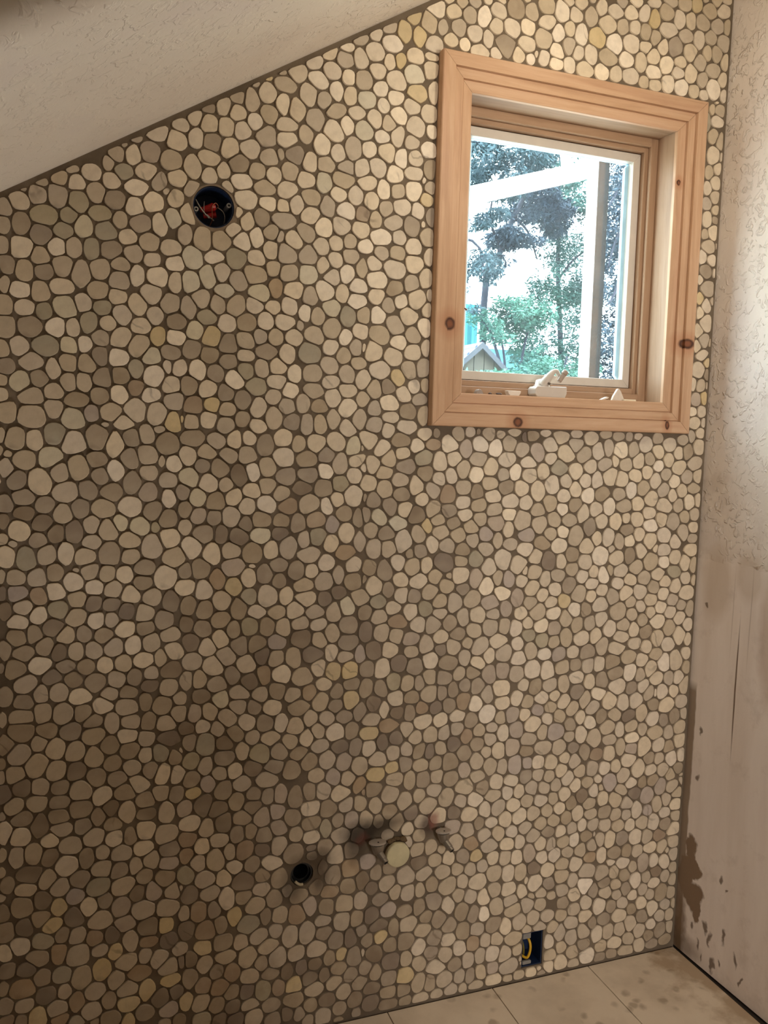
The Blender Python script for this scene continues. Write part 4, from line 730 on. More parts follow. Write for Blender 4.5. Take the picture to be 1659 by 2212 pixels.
334,1696,23,18d 621,1728,20,21b 686,1735,17,21c 652,1712,20,21c 416,1698,21,15b 466,1711,26,18d 514,1709,19,26b 571,1715,27,24e 375,1683,23,18d 350,1656,20,20d 307,1659,18,25a
417,1665,21,20e 456,1672,18,21c 493,1679,21,18b 534,1663,16,21a 580,1666,25,21c 619,1689,22,24c 665,1670,20,24c 391,1643,23,23a 332,1618,23,20b 371,1612,21,20d 443,1628,24,21e
491,1643,24,16b 524,1624,19,18a 579,1626,28,18c 623,1649,25,16b 666,1630,26,16b 632,1610,23,21b 297,1581,23,20n 340,1585,20,18y 376,1574,21,18c 412,1598,21,23d 449,1581,19,26b
484,1606,19,18c 516,1587,22,18c 557,1596,19,26c 596,1589,22,16d 667,1587,26,22a 633,1559,17,24c 295,1543,18,18c 333,1549,20,18b 410,1554,18,18d 372,1538,23,21c 484,1559,21,26c
531,1550,22,18d 447,1537,21,18b 566,1546,17,27c 600,1547,17,24c 668,1538,23,22b 298,1505,28,20d 351,1501,23,18c 393,1505,18,21b 429,1508,18,18b 464,1493,21,29d 510,1510,22,21b
548,1498,19,19c 590,1501,25,21b 643,1505,26,24b 380,1468,21,18c 425,1469,21,23c 510,1465,24,26b 568,1463,25,21d 618,1472,23,19d 650,1453,20,27c 321,1444,18,18d 360,1439,23,21d
404,1421,21,26k 438,1432,16,26a 473,1443,21,26c 517,1420,25,24d 572,1425,28,19d 614,1434,20,19a 691,1424,20,19b 334,1403,20,23b 378,1400,18,18c 474,1398,24,19c 436,1387,24,18b
654,1404,20,19e 558,1393,28,16k 609,1393,23,22d 689,1372,23,28b 312,1369,20,23g 394,1372,21,21b 350,1361,23,21d 506,1380,22,21c 424,1351,19,21b 472,1353,24,21a 523,1350,25,19n
576,1353,28,24c 621,1350,17,22a 646,1363,17,19b 667,1330,23,22d 312,1328,18,21p 348,1322,18,18d 387,1324,21,24c 461,1318,24,19d 508,1315,22,16d 549,1307,19,24d 594,1317,25,22n
636,1303,17,22p 323,1286,26,21d 364,1285,16,24k 406,1279,24,21k 422,1308,16,19k 459,1279,27,19g 505,1283,22,16k 671,1283,20,28b 600,1276,20,22e 564,1269,14,24c 635,1259,20,22b
297,1255,23,26b 344,1239,21,26b 388,1245,24,19c 439,1239,24,24d 484,1246,19,22b 525,1250,22,27c 579,1230,37,19c 670,1236,26,19n 394,1205,29,21p 318,1205,21,24d 439,1207,13,5b
504,1208,22,16d 549,1193,22,22d 585,1192,20,17b 619,1210,23,19b 694,1202,20,20b 654,1178,14,25c 469,1187,19,22d 429,1180,19,24b 832,2552,9,8b 807,2524,23,20y 851,2517,20,28c
748,2490,20,20c 776,2516,6,5a 715,2469,17,20b 676,2452,22,20c 788,2483,17,28y 829,2480,17,25y 758,2452,26,20a 713,2423,25,23b 644,2424,22,12a 604,2404,22,20b 567,2378,21,20b
639,2393,25,17c 680,2403,19,25b 753,2408,14,18b 782,2415,14,18y 819,2432,23,18b 865,2466,23,21b 860,2439,21,10b 525,2348,24,24b 499,2317,26,22c 610,2363,24,22b 578,2338,24,22a
651,2355,16,17a 690,2356,22,23c 723,2382,20,20b 772,2367,26,23b 815,2390,29,23g 861,2405,21,21b 825,2348,26,21y 733,2343,20,18a 555,2302,19,30b 595,2296,19,20c 622,2320,16,25a
658,2313,17,23b 697,2312,25,20g 770,2329,23,18a 739,2306,17,18a 495,2272,16,27a 529,2265,18,27b 572,2247,21,27c 623,2275,25,20c 673,2278,22,18b 718,2272,20,23b 648,2249,19,23a
780,2289,23,21a 811,2314,23,18b 862,2304,24,23b 824,2270,23,26b 755,2267,17,21c 503,2227,26,17b 619,2231,25,25a 693,2245,22,25g 869,2266,15,18a 551,2214,16,22c 590,2195,19,25a
630,2180,17,21b 667,2196,20,27c 707,2200,18,18a 739,2234,18,16a 780,2240,18,26b 812,2233,21,19c 861,2219,21,19a 525,2163,21,22d 562,2150,17,23b 601,2151,22,18c 650,2150,20,18c
751,2199,21,23b 790,2192,18,23a 824,2195,21,19b 868,2174,19,24d 731,2163,23,23b 691,2153,20,23b 512,2125,21,22c 555,2111,22,20b 597,2109,20,25g 644,2124,27,23c 704,2123,25,21b
773,2150,21,21a 823,2159,24,17b 850,2146,5,12b 675,2089,20,23b 715,2084,18,23b 746,2111,18,23a 782,2114,18,19c 824,2119,21,24a 869,2129,16,19c 859,2104,16,19y 693,2049,18,19n
755,2068,18,19c 794,2077,24,19b 836,2072,16,21b 872,2062,13,24d 689,2011,23,21b 727,2039,15,21c 774,2039,24,19c 822,2033,21,29d 851,2041,5,10a 741,2000,28,19a 791,2005,18,19b
865,2013,22,22c 703,1975,20,16a 828,1988,21,22b 743,1962,19,17c 786,1966,19,18c 872,1964,15,22b 727,1937,19,17b 782,1927,31,24b 830,1944,24,22b 737,1898,31,20a 825,1897,20,22c
866,1912,20,27b 781,1882,24,20d 736,1859,21,18b 841,1861,22,27b 877,1875,10,18b 797,1853,19,18a 765,1841,19,18c 871,1836,15,20b 740,1813,19,22a 817,1816,27,22b 786,1794,27,22c
863,1795,20,25a 746,1769,29,24c 834,1773,20,22c 795,1752,24,18a 872,1743,15,20b 728,1728,24,24b 833,1730,22,23b 784,1718,24,22b 827,1689,22,25c 864,1693,23,23c 749,1682,27,22b
795,1667,20,20y 771,1645,19,20d 841,1644,17,20a 873,1650,15,21c 735,1637,19,25c 814,1625,22,20b 856,1617,20,18c 778,1605,27,20a 737,1590,17,20c 825,1584,22,21d 868,1576,15,28c
781,1569,24,14b 738,1547,22,23c 775,1537,17,18b 824,1547,27,18b 875,1530,20,16b 810,1513,27,18d 843,1229,11,15d 873,1234,20,18d 993,1234,23,21d 808,1205,22,23b 850,1191,22,26c
891,1194,17,23b 939,1201,29,26k 988,1205,20,16c 1032,1209,24,21e 1071,1184,21,24b 1112,1204,24,27b 1159,1189,25,24b 779,1185,22,28d 915,1168,20,21c 987,1165,26,24b 955,1164,9,11c
1034,1156,21,27p 1099,1156,15,22c 1130,1150,18,24p 820,1160,22,21b 870,1156,25,21b 950,1143,20,24c 1064,1136,21,27a 747,1148,22,23b 788,1138,16,21d 997,1128,20,19d 1113,1115,24,19a
1160,1099,18,27p 902,1124,23,21c 824,1122,19,21b 858,1118,20,18d 1024,1103,27,24c 932,1101,23,21c 1078,1092,30,19p 975,1097,23,29c 762,1106,22,18e 801,1089,22,16b 890,1082,20,21e
851,1076,20,21b 1125,1071,18,22p 933,1067,20,16c 1000,1056,18,27c 1041,1059,24,22b 1089,1059,21,14c 763,1068,24,18c 816,1052,28,18n 963,1041,23,21d 874,1044,23,21b 914,1039,26,27c
1081,1024,24,22c 1124,1025,18,22c 1158,1017,19,22b 772,1026,25,23c 1034,1016,24,22c 987,1011,23,19d 811,1016,22,21c 856,1005,28,18p 935,1008,23,21b 1017,987,18,16c 1107,985,27,19b
1169,975,19,19b 896,987,23,27c 1054,974,27,27c 974,977,23,22c 752,983,22,26k 796,983,22,21b 857,974,20,16c 939,973,20,16k 1127,948,25,25c 1079,948,18,22b 1007,947,18,22c
1171,934,25,19b 912,949,23,24b 775,934,22,26b 867,933,23,21d 1123,903,21,25p 1167,892,22,22c 807,895,22,24e 910,900,20,21c 951,897,23,22d 994,905,18,19c 1036,904,21,19d
1084,895,21,25p 849,889,20,21c 882,886,17,21d 774,882,22,24d 1013,870,21,19d 1049,868,21,25d 1122,853,25,25b 909,857,26,24c 947,857,17,22d 978,860,18,24d 1080,840,18,28c
816,852,22,21b 861,853,23,19d 1009,830,21,25n 1173,821,19,22b 756,847,19,24k 1127,814,22,20b 1048,818,21,25a 787,828,14,29b 968,823,21,22d 891,819,20,19n 931,818,20,19k
1083,788,27,28a 820,815,22,16k 857,811,17,24d 1160,778,22,23p 993,790,24,16b 897,783,29,22b 944,784,23,22b 1035,775,21,25d 1123,773,18,20c 749,803,25,18c 799,782,28,21n
850,769,20,21c 994,755,21,19c 1060,745,18,19c 1100,747,18,17c 1174,734,22,26p 1131,730,19,25b 957,748,18,22c 916,749,23,24c 876,742,20,22c 1022,733,18,22n 1095,717,21,20c
819,751,22,21k 784,741,17,24k 984,715,21,22k 1056,707,24,20d 949,707,18,19c 812,709,20,21c 1121,683,22,25b 1164,687,22,26p 854,712,20,22c 886,706,23,24d 915,700,17,25k
1084,682,18,17c 1018,686,21,22d 771,697,28,21c 1058,660,21,25c 977,666,24,25d 847,678,20,22d 936,668,20,22d 893,670,23,19c 1098,641,22,25c 1135,634,16,23c 1176,635,22,29p
814,671,22,16y 1020,639,18,22p 767,658,25,19y 1063,617,27,17c 940,632,18,19c 1119,596,19,23b 1165,593,22,17b 760,618,28,19d 807,599,25,24c 933,594,23,17c 972,569,24,25c
1022,591,30,22c 1076,584,18,23d 1154,560,16,20b 1192,558,16,20b 1111,557,25,17c 893,585,17,19c 850,574,20,25c 769,574,17,24c 917,554,26,25c 1011,556,21,20c 1056,553,24,20b
1175,520,22,20b 1128,521,22,23c 1088,520,18,23b 809,550,20,24d 869,542,20,22k 950,522,24,22b 994,527,21,20k 1040,513,24,20b 1152,486,19,26b 1196,486,22,23b 779,532,14,19d
829,523,20,25d 898,513,20,19c 1071,483,15,23d 1108,481,19,14b 990,486,24,20p 1036,471,21,20c 861,499,17,19b 952,483,15,17b 1172,446,19,17b 1132,446,19,23c 1085,450,22,20c
894,475,17,19c 805,491,17,14d 1004,439,21,25c 1049,430,24,20n 1105,418,28,20c 1161,413,22,20b 1199,413,16,20b 860,461,17,19c 930,436,18,22c 892,437,20,22c 960,426,12,11c
984,400,18,20b 1026,399,21,23d 1066,393,18,17y 1119,376,19,20b 1157,373,19,23c 1192,368,19,21b 943,404,21,20c 896,400,23,22k 1086,361,19,17c 1052,355,18,20c 811,397,20,17d
1010,365,18,17c 777,391,17,22d 912,367,23,20c 968,360,24,23c 860,370,26,25c 1124,335,22,23c 1168,328,19,26b 1029,328,18,20c 1072,318,28,23b 809,359,23,25c 937,335,21,25d
981,324,27,26c 764,355,17,19k 902,324,15,20c 830,333,17,22c 1171,281,22,21b 1126,285,22,20c 867,324,20,22c 791,317,23,17d 941,285,24,26d 1053,280,18,20c 1096,270,19,23b
811,286,23,19p 987,266,18,26b 1179,244,22,18c 1135,234,22,26c 860,272,23,17d 904,275,21,25d 1030,238,21,29d 1064,226,19,26d 1098,220,19,23a 1189,215,26,21c 767,278,22,22k
922,249,18,20d 961,231,21,26d 1207,177,23,24c 787,246,25,19k 870,236,26,23c 1166,170,22,27b 1128,186,25,24d 992,208,21,23d 830,233,17,25d 1035,186,21,29d 1078,183,22,20c
915,208,27,20c 794,215,20,22y 948,182,24,23d 990,168,21,20b 866,187,26,25d 1105,143,16,21c 1142,142,19,21c 1193,132,26,24c 820,187,23,22d 1067,142,19,23n 1025,138,21,23b
905,162,21,29b 1208,96,16,18c 1132,100,25,24b 1167,90,22,27c 1091,102,16,27c 778,170,25,25k 938,141,24,20d 983,127,24,23c 1051,98,19,23c 868,138,17,23c 909,119,21,26c 824,139,26,25k
1014,94,24,20d 957,97,30,20b 1130,59,19,18p 1181,54,29,24c 1096,54,19,24c 783,117,17,25d 1028,54,18,21c 1062,49,16,24d 869,90,26,26y 820,95,23,23d 983,55,27,23c 908,62,21,29c
941,55,18,26d 1218,17,20,18c 1135,19,25,21b 1180,13,16,15c 1082,16,25,18c 770,77,25,20k 1005,21,24,18c 1039,16,15,18c 821,52,26,20d 862,52,20,20d 916,14,24,20c 963,13,21,20c
771,38,26,23k 869,19,18,17d 819,22,29,17k 759,1490,24,22b 856,1500,19,18a 897,1506,22,15n 967,1531,17,20c 1001,1539,14,13b 1024,1540,6,8d 1056,1533,20,18c 1088,1534,15,10b
1130,1540,21,10b 945,1507,23,23a 991,1495,17,26p 1034,1509,23,21a 1078,1499,21,24a 1116,1511,21,21c 815,1479,19,18b 778,1468,21,22c 873,1470,25,20e 918,1460,20,26b 958,1469,20,21b
1029,1470,26,18c 1112,1469,27,21b 733,1450,24,22b 825,1449,25,20d 880,1432,22,20d 984,1443,20,26c 1023,1428,20,21a 1066,1449,21,26b 1138,1437,18,21a 1102,1431,18,18c 768,1431,24,17c
812,1414,27,18c 951,1425,17,21b 917,1417,20,21b 854,1399,19,28b 770,1393,21,23c 989,1394,23,21c 1064,1407,27,18c 1112,1397,24,19d 904,1389,22,23c 1027,1386,20,21d 944,1378,23,26n
816,1378,22,20d 736,1363,24,20d 874,1366,19,20b 1075,1371,24,18b 1126,1360,24,19b 988,1358,23,18b 1035,1350,26,18c 785,1345,22,23d 903,1340,22,23c 825,1340,22,20b 948,1337,23,18d
1079,1339,24,19c 1125,1325,21,16a 758,1320,21,23g 995,1324,23,16b 1039,1313,21,18c 859,1325,25,23k 918,1314,23,16c 807,1305,25,18g 964,1303,23,16d 1084,1302,27,21p 888,1296,14,21y
738,1290,19,23c 1014,1292,23,18c 1124,1285,15,21b 778,1280,24,18d 866,1278,19,26c 928,1280,23,18c 977,1271,23,21c 1059,1273,21,21p 825,1256,22,33b 1092,1256,15,21c 1018,1258,20,19c
904,1249,17,21b 745,1242,19,25c 949,1246,23,21c 1132,1245,21,16c 916,2553,21,18b 959,2555,19,23c 998,2557,19,26a 1039,2579,22,19b 1132,2592,20,24c 888,2511,13,21c 931,2519,19,23c
972,2512,22,21b 1032,2540,19,21b 1077,2546,23,24b 1120,2556,20,24a 1177,2577,26,19b 1152,2599,3,10b 1210,2559,18,24a 1243,2574,15,19b 1167,2536,23,24c 910,2487,19,16b
949,2484,16,16a 1011,2508,14,26b 988,2475,28,16b 1035,2478,17,14b 1059,2500,28,29d 1119,2515,23,22b 1097,2485,17,19b 1132,2481,12,14a 1149,2494,6,10b 1170,2490,18,19b
1210,2514,21,19a 1242,2530,21,22c 1206,2482,21,15a 1247,2486,18,20a 870,2356,16,30b 259,1014,25,21b 689,1495,23,27g 256,2034,17,22b 257,1728,22,20a 712,734,18,26d 1207,324,19,24c
1220,55,3,24c 266,670,18,22d 727,276,18,24d 686,1844,23,18a 696,1462,23,19b 692,1695,20,16c 1174,1058,19,19b 275,100,16,17k 1236,229,22,29c 1219,2614,21,29a -33,633,19,29k
90,1503,23,27d 1084,2590,25,26d 905,1533,10,12d 1315,1035,19,24c 300,592,26,25b 506,2194,24,18a 508,2082,24,20b 257,1851,15,24b -30,935,16,23c 195,1511,19,22c 300,203,19,26d
287,2003,20,22b 290,1626,20,23d 1210,600,19,22d 704,1812,17,20c 266,762,18,24d 116,925,19,16c 1199,774,18,19b 617,1163,23,22c 1057,1235,24,19c 733,1194,19,20d 746,727,22,21b
727,1406,21,20b 1215,451,21,20c 1158,1395,21,21b 1261,2612,18,19b 1192,858,18,16b 1016,289,18,20c 757,211,17,19d 725,586,18,21c 738,98,22,19d 1173,1145,19,19b 1156,1496,21,19c
1589,745,21,30c 27,1781,25,24g 272,899,15,16c 738,241,15,18d 260,1232,28,23c 747,769,27,18y 868,2553,24,23a 247,1803,22,22c 291,1117,18,24d 342,861,18,24c 420,1775,23,23d
507,1781,24,21b 288,1466,20,23b 329,1475,23,18c 289,1415,23,23g 707,1611,17,20c 785,1241,19,23c 863,630,17,25c 262,1765,22,20d 688,1879,26,18a 702,1322,18,25d 157,924,20,16d
61,1791,18,19b 1638,2708,17,20y 822,944,22,21k 737,937,22,21d 820,638,23,19c 900,628,20,22d 751,426,22,19p 270,864,21,19c 265,1664,17,20b 711,1120,24,20c 724,633,18,24n
1270,2520,18,20b 175,1795,19,27b 3,1506,25,24e 726,1510,29,27b 1179,1230,28,18b 288,826,18,16k 290,513,16,19n 276,282,18,17c 696,1773,20,19b 286,1798,20,25c 268,716,18,27b
696,1561,20,27c -103,504,16,23d -105,307,21,18k 80,2064,20,18b 367,541,24,17c 462,1780,21,23b 1172,2617,23,22c 715,974,15,26p 719,827,18,26d 722,686,24,26c 1216,267,16,27b
-108,223,16,21d -92,1647,17,19d 1598,2703,23,20c 286,1075,15,21k 292,555,21,19n 290,466,21,22e 293,145,16,23y 1049,930,24,19b 735,323,18,24c -91,1553,20,23c 698,1162,29,22d
707,1261,15,28c 1165,1309,24,27c 1278,2566,18,29a 706,1658,19,27b 1181,1172,9,14b 1163,1530,9,13k 1274,2642,18,17b 282,1302,15,18c 283,1201,15,18d 9,939,21,23c -90,1857,17,21d
357,1177,18,24n 287,942,15,24c 291,328,19,25k 696,1923,14,24c 961,934,32,22d -110,665,7,10c -106,397,18,26d -109,348,18,21b 224,1524,15,8c -95,1430,15,24c -98,1356,17,19d
-97,1243,18,24b 1399,2669,19,12c 1443,2677,19,15a 287,630,18,22p 282,1343,15,21d 728,1080,19,20d 736,885,19,26d 982,623,24,22d 754,137,17,22d 937,2578,16,12c 972,2585,16,14c
737,378,18,24k 1603,1223,9,14b 282,250,11,17k -101,826,16,28d -92,1730,21,25c 732,1031,19,28k -102,934,16,22d -91,1975,15,20c -93,1818,11,21c 743,540,19,24c -112,264,11,19d
-100,1320,11,17k 286,369,13,20c -100,1124,13,24k -103,1280,11,12c 1705,2731,17,13c 277,1958,15,24c 721,1326,13,25d 1236,2639,15,10b 736,617,6,15n 706,1734,6,13b 714,1446,9,14b
-94,1938,13,18c 1500,2689,26,13b -101,1040,13,27d 283,1161,28,18b 1632,800,6,20b -106,628,16,31b 490,2158,9,13c 493,1976,10,14c 720,1164,8,15d -107,715,16,25k -69,656,23,21d
-95,1774,17,23c 40,2068,16,9c -100,1588,11,16b 1552,2701,23,15c 1227,295,6,21b -104,1161,11,19k 247,928,20,21c -111,577,9,21c -114,480,9,10c -96,1895,15,18c -99,1684,15,19c
1310,2656,12,7c 1668,2726,13,5c 115,2089,11,19c 1007,2597,11,9a -112,440,14,23k 276,1384,15,23d -108,999,7,12d -107,884,9,25c -114,536,9,13c 1739,2741,17,10b 708,1494,5,12c
1046,2604,14,7b 719,1369,6,14d -111,784,9,15d -101,1619,11,14c 744,180,6,17c 902,2576,16,7b -106,1200,9,17c -111,754,9,18c 273,1547,5,18y 1117,2618,20,5b -103,1503,9,19c
1218,66,5,24c -105,1470,6,14c 275,773,5,14c 277,435,5,11c
"""
TONES = {'a': (238, 222, 198), 'b': (220, 203, 178), 'c': (196, 179, 155), 'd': (168, 151, 129), 'e': (174, 162, 138), 'g': (212, 200, 174), 'y': (210, 188, 146), 'n': (170, 147, 120), 'p': (184, 168, 152), 'k': (142, 125, 106)}
seeds = []
for w_ in STONES.split():
    a, b_, c, d = w_[:-1].split(','); seeds.append((int(a) / 1000.0, int(b_) / 1000.0, int(c) / 1000.0, int(d) / 1000.0, w_[-1]))
# beyond the edges of the photograph the mosaic simply goes on
GS = 0.05; grid = {}
def put(s): grid.setdefault((int(s[0] // GS), int(s[1] // GS)), []).append(s)
for s in seeds: put(s)
rf_ = random.Random(11); extra = []
for row in range(66):
    for k in range(64):
        x = -1.16 + 0.047 * k + (0.0235 if row % 2 else 0) + rf_.uniform(-.010, .010); z = 0.022 + 0.0435 * row + rf_.uniform(-.008, .008)
        if x > 1.745 or z > zc(x) - .02 or (CASE[0] - .01 < x < CASE[1] and CASE[2] - .01 < z < CASE[3]): continue
        if all((q[0]-x)**2 + (q[1]-z)**2 > (0.036 if x < 0 or z > 2.7 else 0.043)**2 for i in (-1, 0, 1) for j in (-1, 0, 1) for q in grid.get((int(x // GS) + i, int(z // GS) + j), ())):
            s = (x, z, rf_.uniform(.024, .029), rf_.uniform(.024, .029), rf_.choice('aabbbcccdde')); extra.append(s)
for s in extra: seeds.append(s); put(s)

def cut(poly, nx, nz, c):
    """keep the side nx*x+nz*z <= c of a convex polygon"""
    out = []; k = len(poly)
    for i in range(k):
        p, q = poly[i], poly[(i+1) % k]
        dp_, dq = nx*p[0] + nz*p[1] - c, nx*q[0] + nz*q[1] - c
        if dp_ <= 0: out.append(p)
        if (dp_ < 0 < dq) or (dq < 0 < dp_):
            t = dp_ / (dp_ - dq); out.append((p[0] + t*(q[0]-p[0]), p[1] + t*(q[1]-p[1])))
    return out

def stone_outline(i):
    x, z, hw, hh, tone = seeds[i]; poly = []
    for k in range(20):
        a = 2*math.pi*k/20; c, s = math.cos(a), math.sin(a); e = 0.93
        poly.append((x + 1.14*hw*math.copysign(abs(c)**e, c), z + 1.14*hh*math.copysign(abs(s)**e, s)))
    gx, gz = int(x // GS), int(z // GS); near = []
    for a in (-2, -1, 0, 1, 2):
        for b in (-2, -1, 0, 1, 2):
            for q in grid.get((gx + a, gz + b), ()):
                if q is not seeds[i]: near.append(((q[0]-x)**2 + (q[1]-z)**2, q))
    near.sort(key=lambda t: t[0]); gap = 0.0008
    for d2, q in near[:18]:
        d = math.sqrt(d2)
        if d < 1e-6: continue
        nx, nz = (q[0]-x)/d, (q[1]-z)/d
        ri = 1 / math.sqrt((nx/hw)**2 + (nz/hh)**2); rj = 1 / math.sqrt((nx/q[2])**2 + (nz/q[3])**2)
        poly = cut(poly, nx, nz, nx*x + nz*z + min(ri * 1.15, d * ri / (ri + rj) - gap))
        if len(poly) < 3: return None
    # the edges of the wall
    poly = cut(poly, 1, 0, xr(z) - 0.0085); 
    if len(poly) < 3: return None
    poly = cut(poly, 0, -1, -0.006)
    ln = math.hypot(0.593, 1); poly = cut(poly, -0.593/ln, 1/ln, (zc(0) - 0.0105*ln)/ln)
    a, b, c, d = CASE[0] + .0, CASE[1] - .003, CASE[2] + .001, CASE[3] - .004
    if len(poly) < 3: return None
    side = [(a - x, 1, 0, a), (x - b, -1, 0, -b), (c - z, 0, 1, c), (z - d, 0, -1, -d)]
    side.sort(reverse=True); poly = cut(poly, *side[0][1:])
    for (cx, cz, r) in ((RND[0], RND[1], RND[2] + .002), (DRAIN[0], DRAIN[1], DRAIN[2] + .006), (PIPES[0][0], PIPES[0][1], .024), (PIPES[1][0], PIPES[1][1], .014), (0.8285, 0.4415, .0335)):
        dd = math.hypot(x - cx, z - cz)
        if dd < r + .06:
            if dd < r * .6: return None
            nx, nz = (cx-x)/dd, (cz-z)/dd; poly = cut(poly, nx, nz, nx*cx + nz*cz - r)
            if len(poly) < 3: return None
    a, b, c, d = GANG[0] - .002, GANG[1] + .002, GANG[2] - .002, GANG[3] + .002
    if a - .05 < x < b + .05 and c - .05 < z < d + .05:
        side = [(a - x, 1, 0, a), (x - b, -1, 0, -b), (c - z, 0, 1, c), (z - d, 0, -1, -d)]
        side.sort(reverse=True)
        if side[0][0] < -.004: return None
        poly = cut(poly, *side[0][1:])
    if len(poly) < 3: return None
    # drop very short edges, then round to a water-worn outline
    q = [poly[0]]
    for p in poly[1:]:
        if math.hypot(p[0]-q[-1][0], p[1]-q[-1][1]) > 0.004: q.append(p)
    if len(q) > 3 and math.hypot(q[0][0]-q[-1][0], q[0][1]-q[-1][1]) < 0.004: q.pop()
    if len(q) < 3: return None
    area = 0.5 * sum(q[k][0]*q[(k+1) % len(q)][1] - q[(k+1) % len(q)][0]*q[k][1] for k in range(len(q)))
    if area < 0.00003: return None
    rs = random.Random(i * 31 + 5); cut_in = 0.36 + 0.11 * rs.random(); out = []
    k = len(q)
    for j in range(k):
        p0, p1, p2 = q[j-1], q[j], q[(j+1) % k]
        a = (p1[0] + (p0[0]-p1[0])*cut_in, p1[1] + (p0[1]-p1[1])*cut_in); b = (p1[0] + (p2[0]-p1[0])*cut_in, p1[1] + (p2[1]-p1[1])*cut_in)
        for t in (0.0, 0.33, 0.67, 1.0):
            u = 1 - t; out.append((u*u*a[0] + 2*u*t*p1[0] + t*t*b[0], u*u*a[1] + 2*u*t*p1[1] + t*t*b[1]))
    # resample evenly, with a little wobble
    per = [0.0]
    for j in range(len(out)): per.append(per[-1] + math.hypot(out[(j+1) % len(out)][0]-out[j][0], out[(j+1) % len(out)][1]-out[j][1]))
    n = 18; res = []; j = 0
    cx = sum(p[0] for p in out)/len(out); cz = sum(p[1] for p in out)/len(out)
    ph1, ph2, am = rs.random()*6.3, rs.random()*6.3, 0.012 + 0.016*rs.random()
    for m_ in range(n):
        s = per[-1] * m_ / n
        while per[j+1] < s: j += 1
        t = (s - per[j]) / max(1e-9, per[j+1]-per[j]); p, r_ = out[j % len(out)], out[(j+1) % len(out)]
        px, pz = p[0] + t*(r_[0]-p[0]), p[1] + t*(r_[1]-p[1])
        a = math.atan2(pz-cz, px-cx); f = 1 - am + am*math.sin(3*a + ph1)*.8 + am*.7*math.sin(5*a + ph2)
        res.append((cx + (px-cx)*f, cz + (pz-cz)*f))
    return res, (cx, cz), area

def stone_mesh(res, c, proud, rs):
    """flat sawn face, rounded rim, foot in the grout: verts and faces"""
    n = len(res); v = []; tx, tz = (rs.random()-.5)*.02, (rs.random()-.5)*.02
    for f, y in ((1.0, 0.0006), (0.99, -proud*.72), (0.945, -proud)):
        for (x, z) in res:
            yy = y + (tx*(x-c[0]) + tz*(z-c[1]) if y < 0 else 0)
            v.append((c[0] + (x-c[0])*f, yy, c[1] + (z-c[1])*f))
    fc = [tuple(2*n + k for k in range(n))]
    for r in (0, 1):
        for k in range(n): fc.append((r*n + k, r*n + (k+1) % n, (r+1)*n + (k+1) % n, (r+1)*n + k))
    return v, fc

def stone_color(tone, rs):
    c = TONES[tone]; s = 1 + (rs.random()-.5)*.07; w_ = (rs.random()-.5)*8
    return srgb(max(0, min(255, c[0]*s + w_*.4)), max(0, min(255, c[1]*s)), max(0, min(255, c[2]*s - w_)))

def build_pebbles():
    made = []
    for i in range(len(seeds)):
        r = stone_outline(i)
        if not r: continue
        d = Vector((r[1][0], 0, r[1][1])) - CAM; dep = d.dot(fw); px = FPX * d.dot(rt) / dep; py = FPX * d.dot(up) / dep
        seen = abs(px) < 815 and abs(py) < 1090
        made.append((r[2] * 2.0 / d.length / dep**2 if seen else 0.0, i, r))
    made.sort(key=lambda t: -t[0])
    V, F, C = [], [], []
    for rank, (a, i, (res, c, area)) in enumerate(made):
        rs = random.Random(i); proud = 0.0030 + 0.0022*rs.random()
        v, f = stone_mesh(res, c, proud, rs); col = stone_color(seeds[i][4], rs)
        if rank < 300 and a > 0:
            o = obj('pebble', ([(p[0]-c[0], p[1], p[2]-c[1]) for p in v], f), PEB, WALL); o.location = (c[0], 0, c[1])
            at = o.data.color_attributes.new('stone', 'FLOAT_COLOR', 'CORNER')
            at.data.foreach_set('color', list(col) * len(o.data.loops))
            for p in o.data.polygons: p.use_smooth = len(p.vertices) == 4
            o.data.set_sharp_from_angle(angle=0.6)
        else:
            k = len(V); V += v; F += [tuple(x + k for x in t) for t in f]; C += [col] * (len(f[0]) + 4*(len(f)-1))
    o = obj('pebble_mosaic', (V, F), PEB, WALL, 'stuff')
    at = o.data.color_attributes.new('stone', 'FLOAT_COLOR', 'CORNER'); at.data.foreach_set('color', [x for c in C for x in c])
    for p in o.data.polygons: p.use_smooth = len(p.vertices) == 4
    o.data.set_sharp_from_angle(angle=0.6)
build_pebbles()

# ------------------------------------------------------------------ outside the window
obj('ground', ([(-30, 0.3, -0.02), (40, 0.3, -0.02), (40, 60, -0.02), (-30, 60, -0.02)], [(0, 1, 2, 3)]), GROUND, kind='structure')
bm = bmesh.new()
ho = (JB[0] - .017, JB[1] + .017, JB[2] - .017, JB[3] + .017)
for a, b, c, d in ((-7, ho[0], -.02, 7), (ho[1], 10, -.02, 7), (ho[0], ho[1], -.02, ho[2]), (ho[0], ho[1], ho[3], 7)): box(bm, (a, 0.143, c), (b, 0.158, d))
obj('wall_outside', bm, plain('house_siding', srgb(150, 146, 138), 0.8), kind='structure')
obj('bounce_slab', ([(-9, 0.16, 0.0), (4.2, 0.16, 0.0), (4.2, 6.5, 0.0), (-9, 6.5, 0.0)], [(0, 1, 2, 3)]), plain('pale_slab', srgb(226, 224, 220), 0.8, 0, 0.05, 2), kind='structure')  # unseen pale slab added to bounce daylight up through the window
PAINT = plain('white_paint', srgb(240, 240, 238), 0.5, 0, 0.03); BARE = plain('weathered_wood', srgb(76, 54, 40), 0.8, 0, 0.25, 14); BARE_D = plain('dark_weathered_wood', srgb(42, 34, 32), 0.8, 0, 0.2, 14)
post = thing('porch_post', 'upright porch post outside the window, white on one face and bare brown on the other', 'post', (3.08, 2.55, 0))
b = bmesh.new(); box(b, (-.038, -.045, 0), (.038, .07, 3.6)); obj('post_core', bevel(b, .004), PAINT, post)
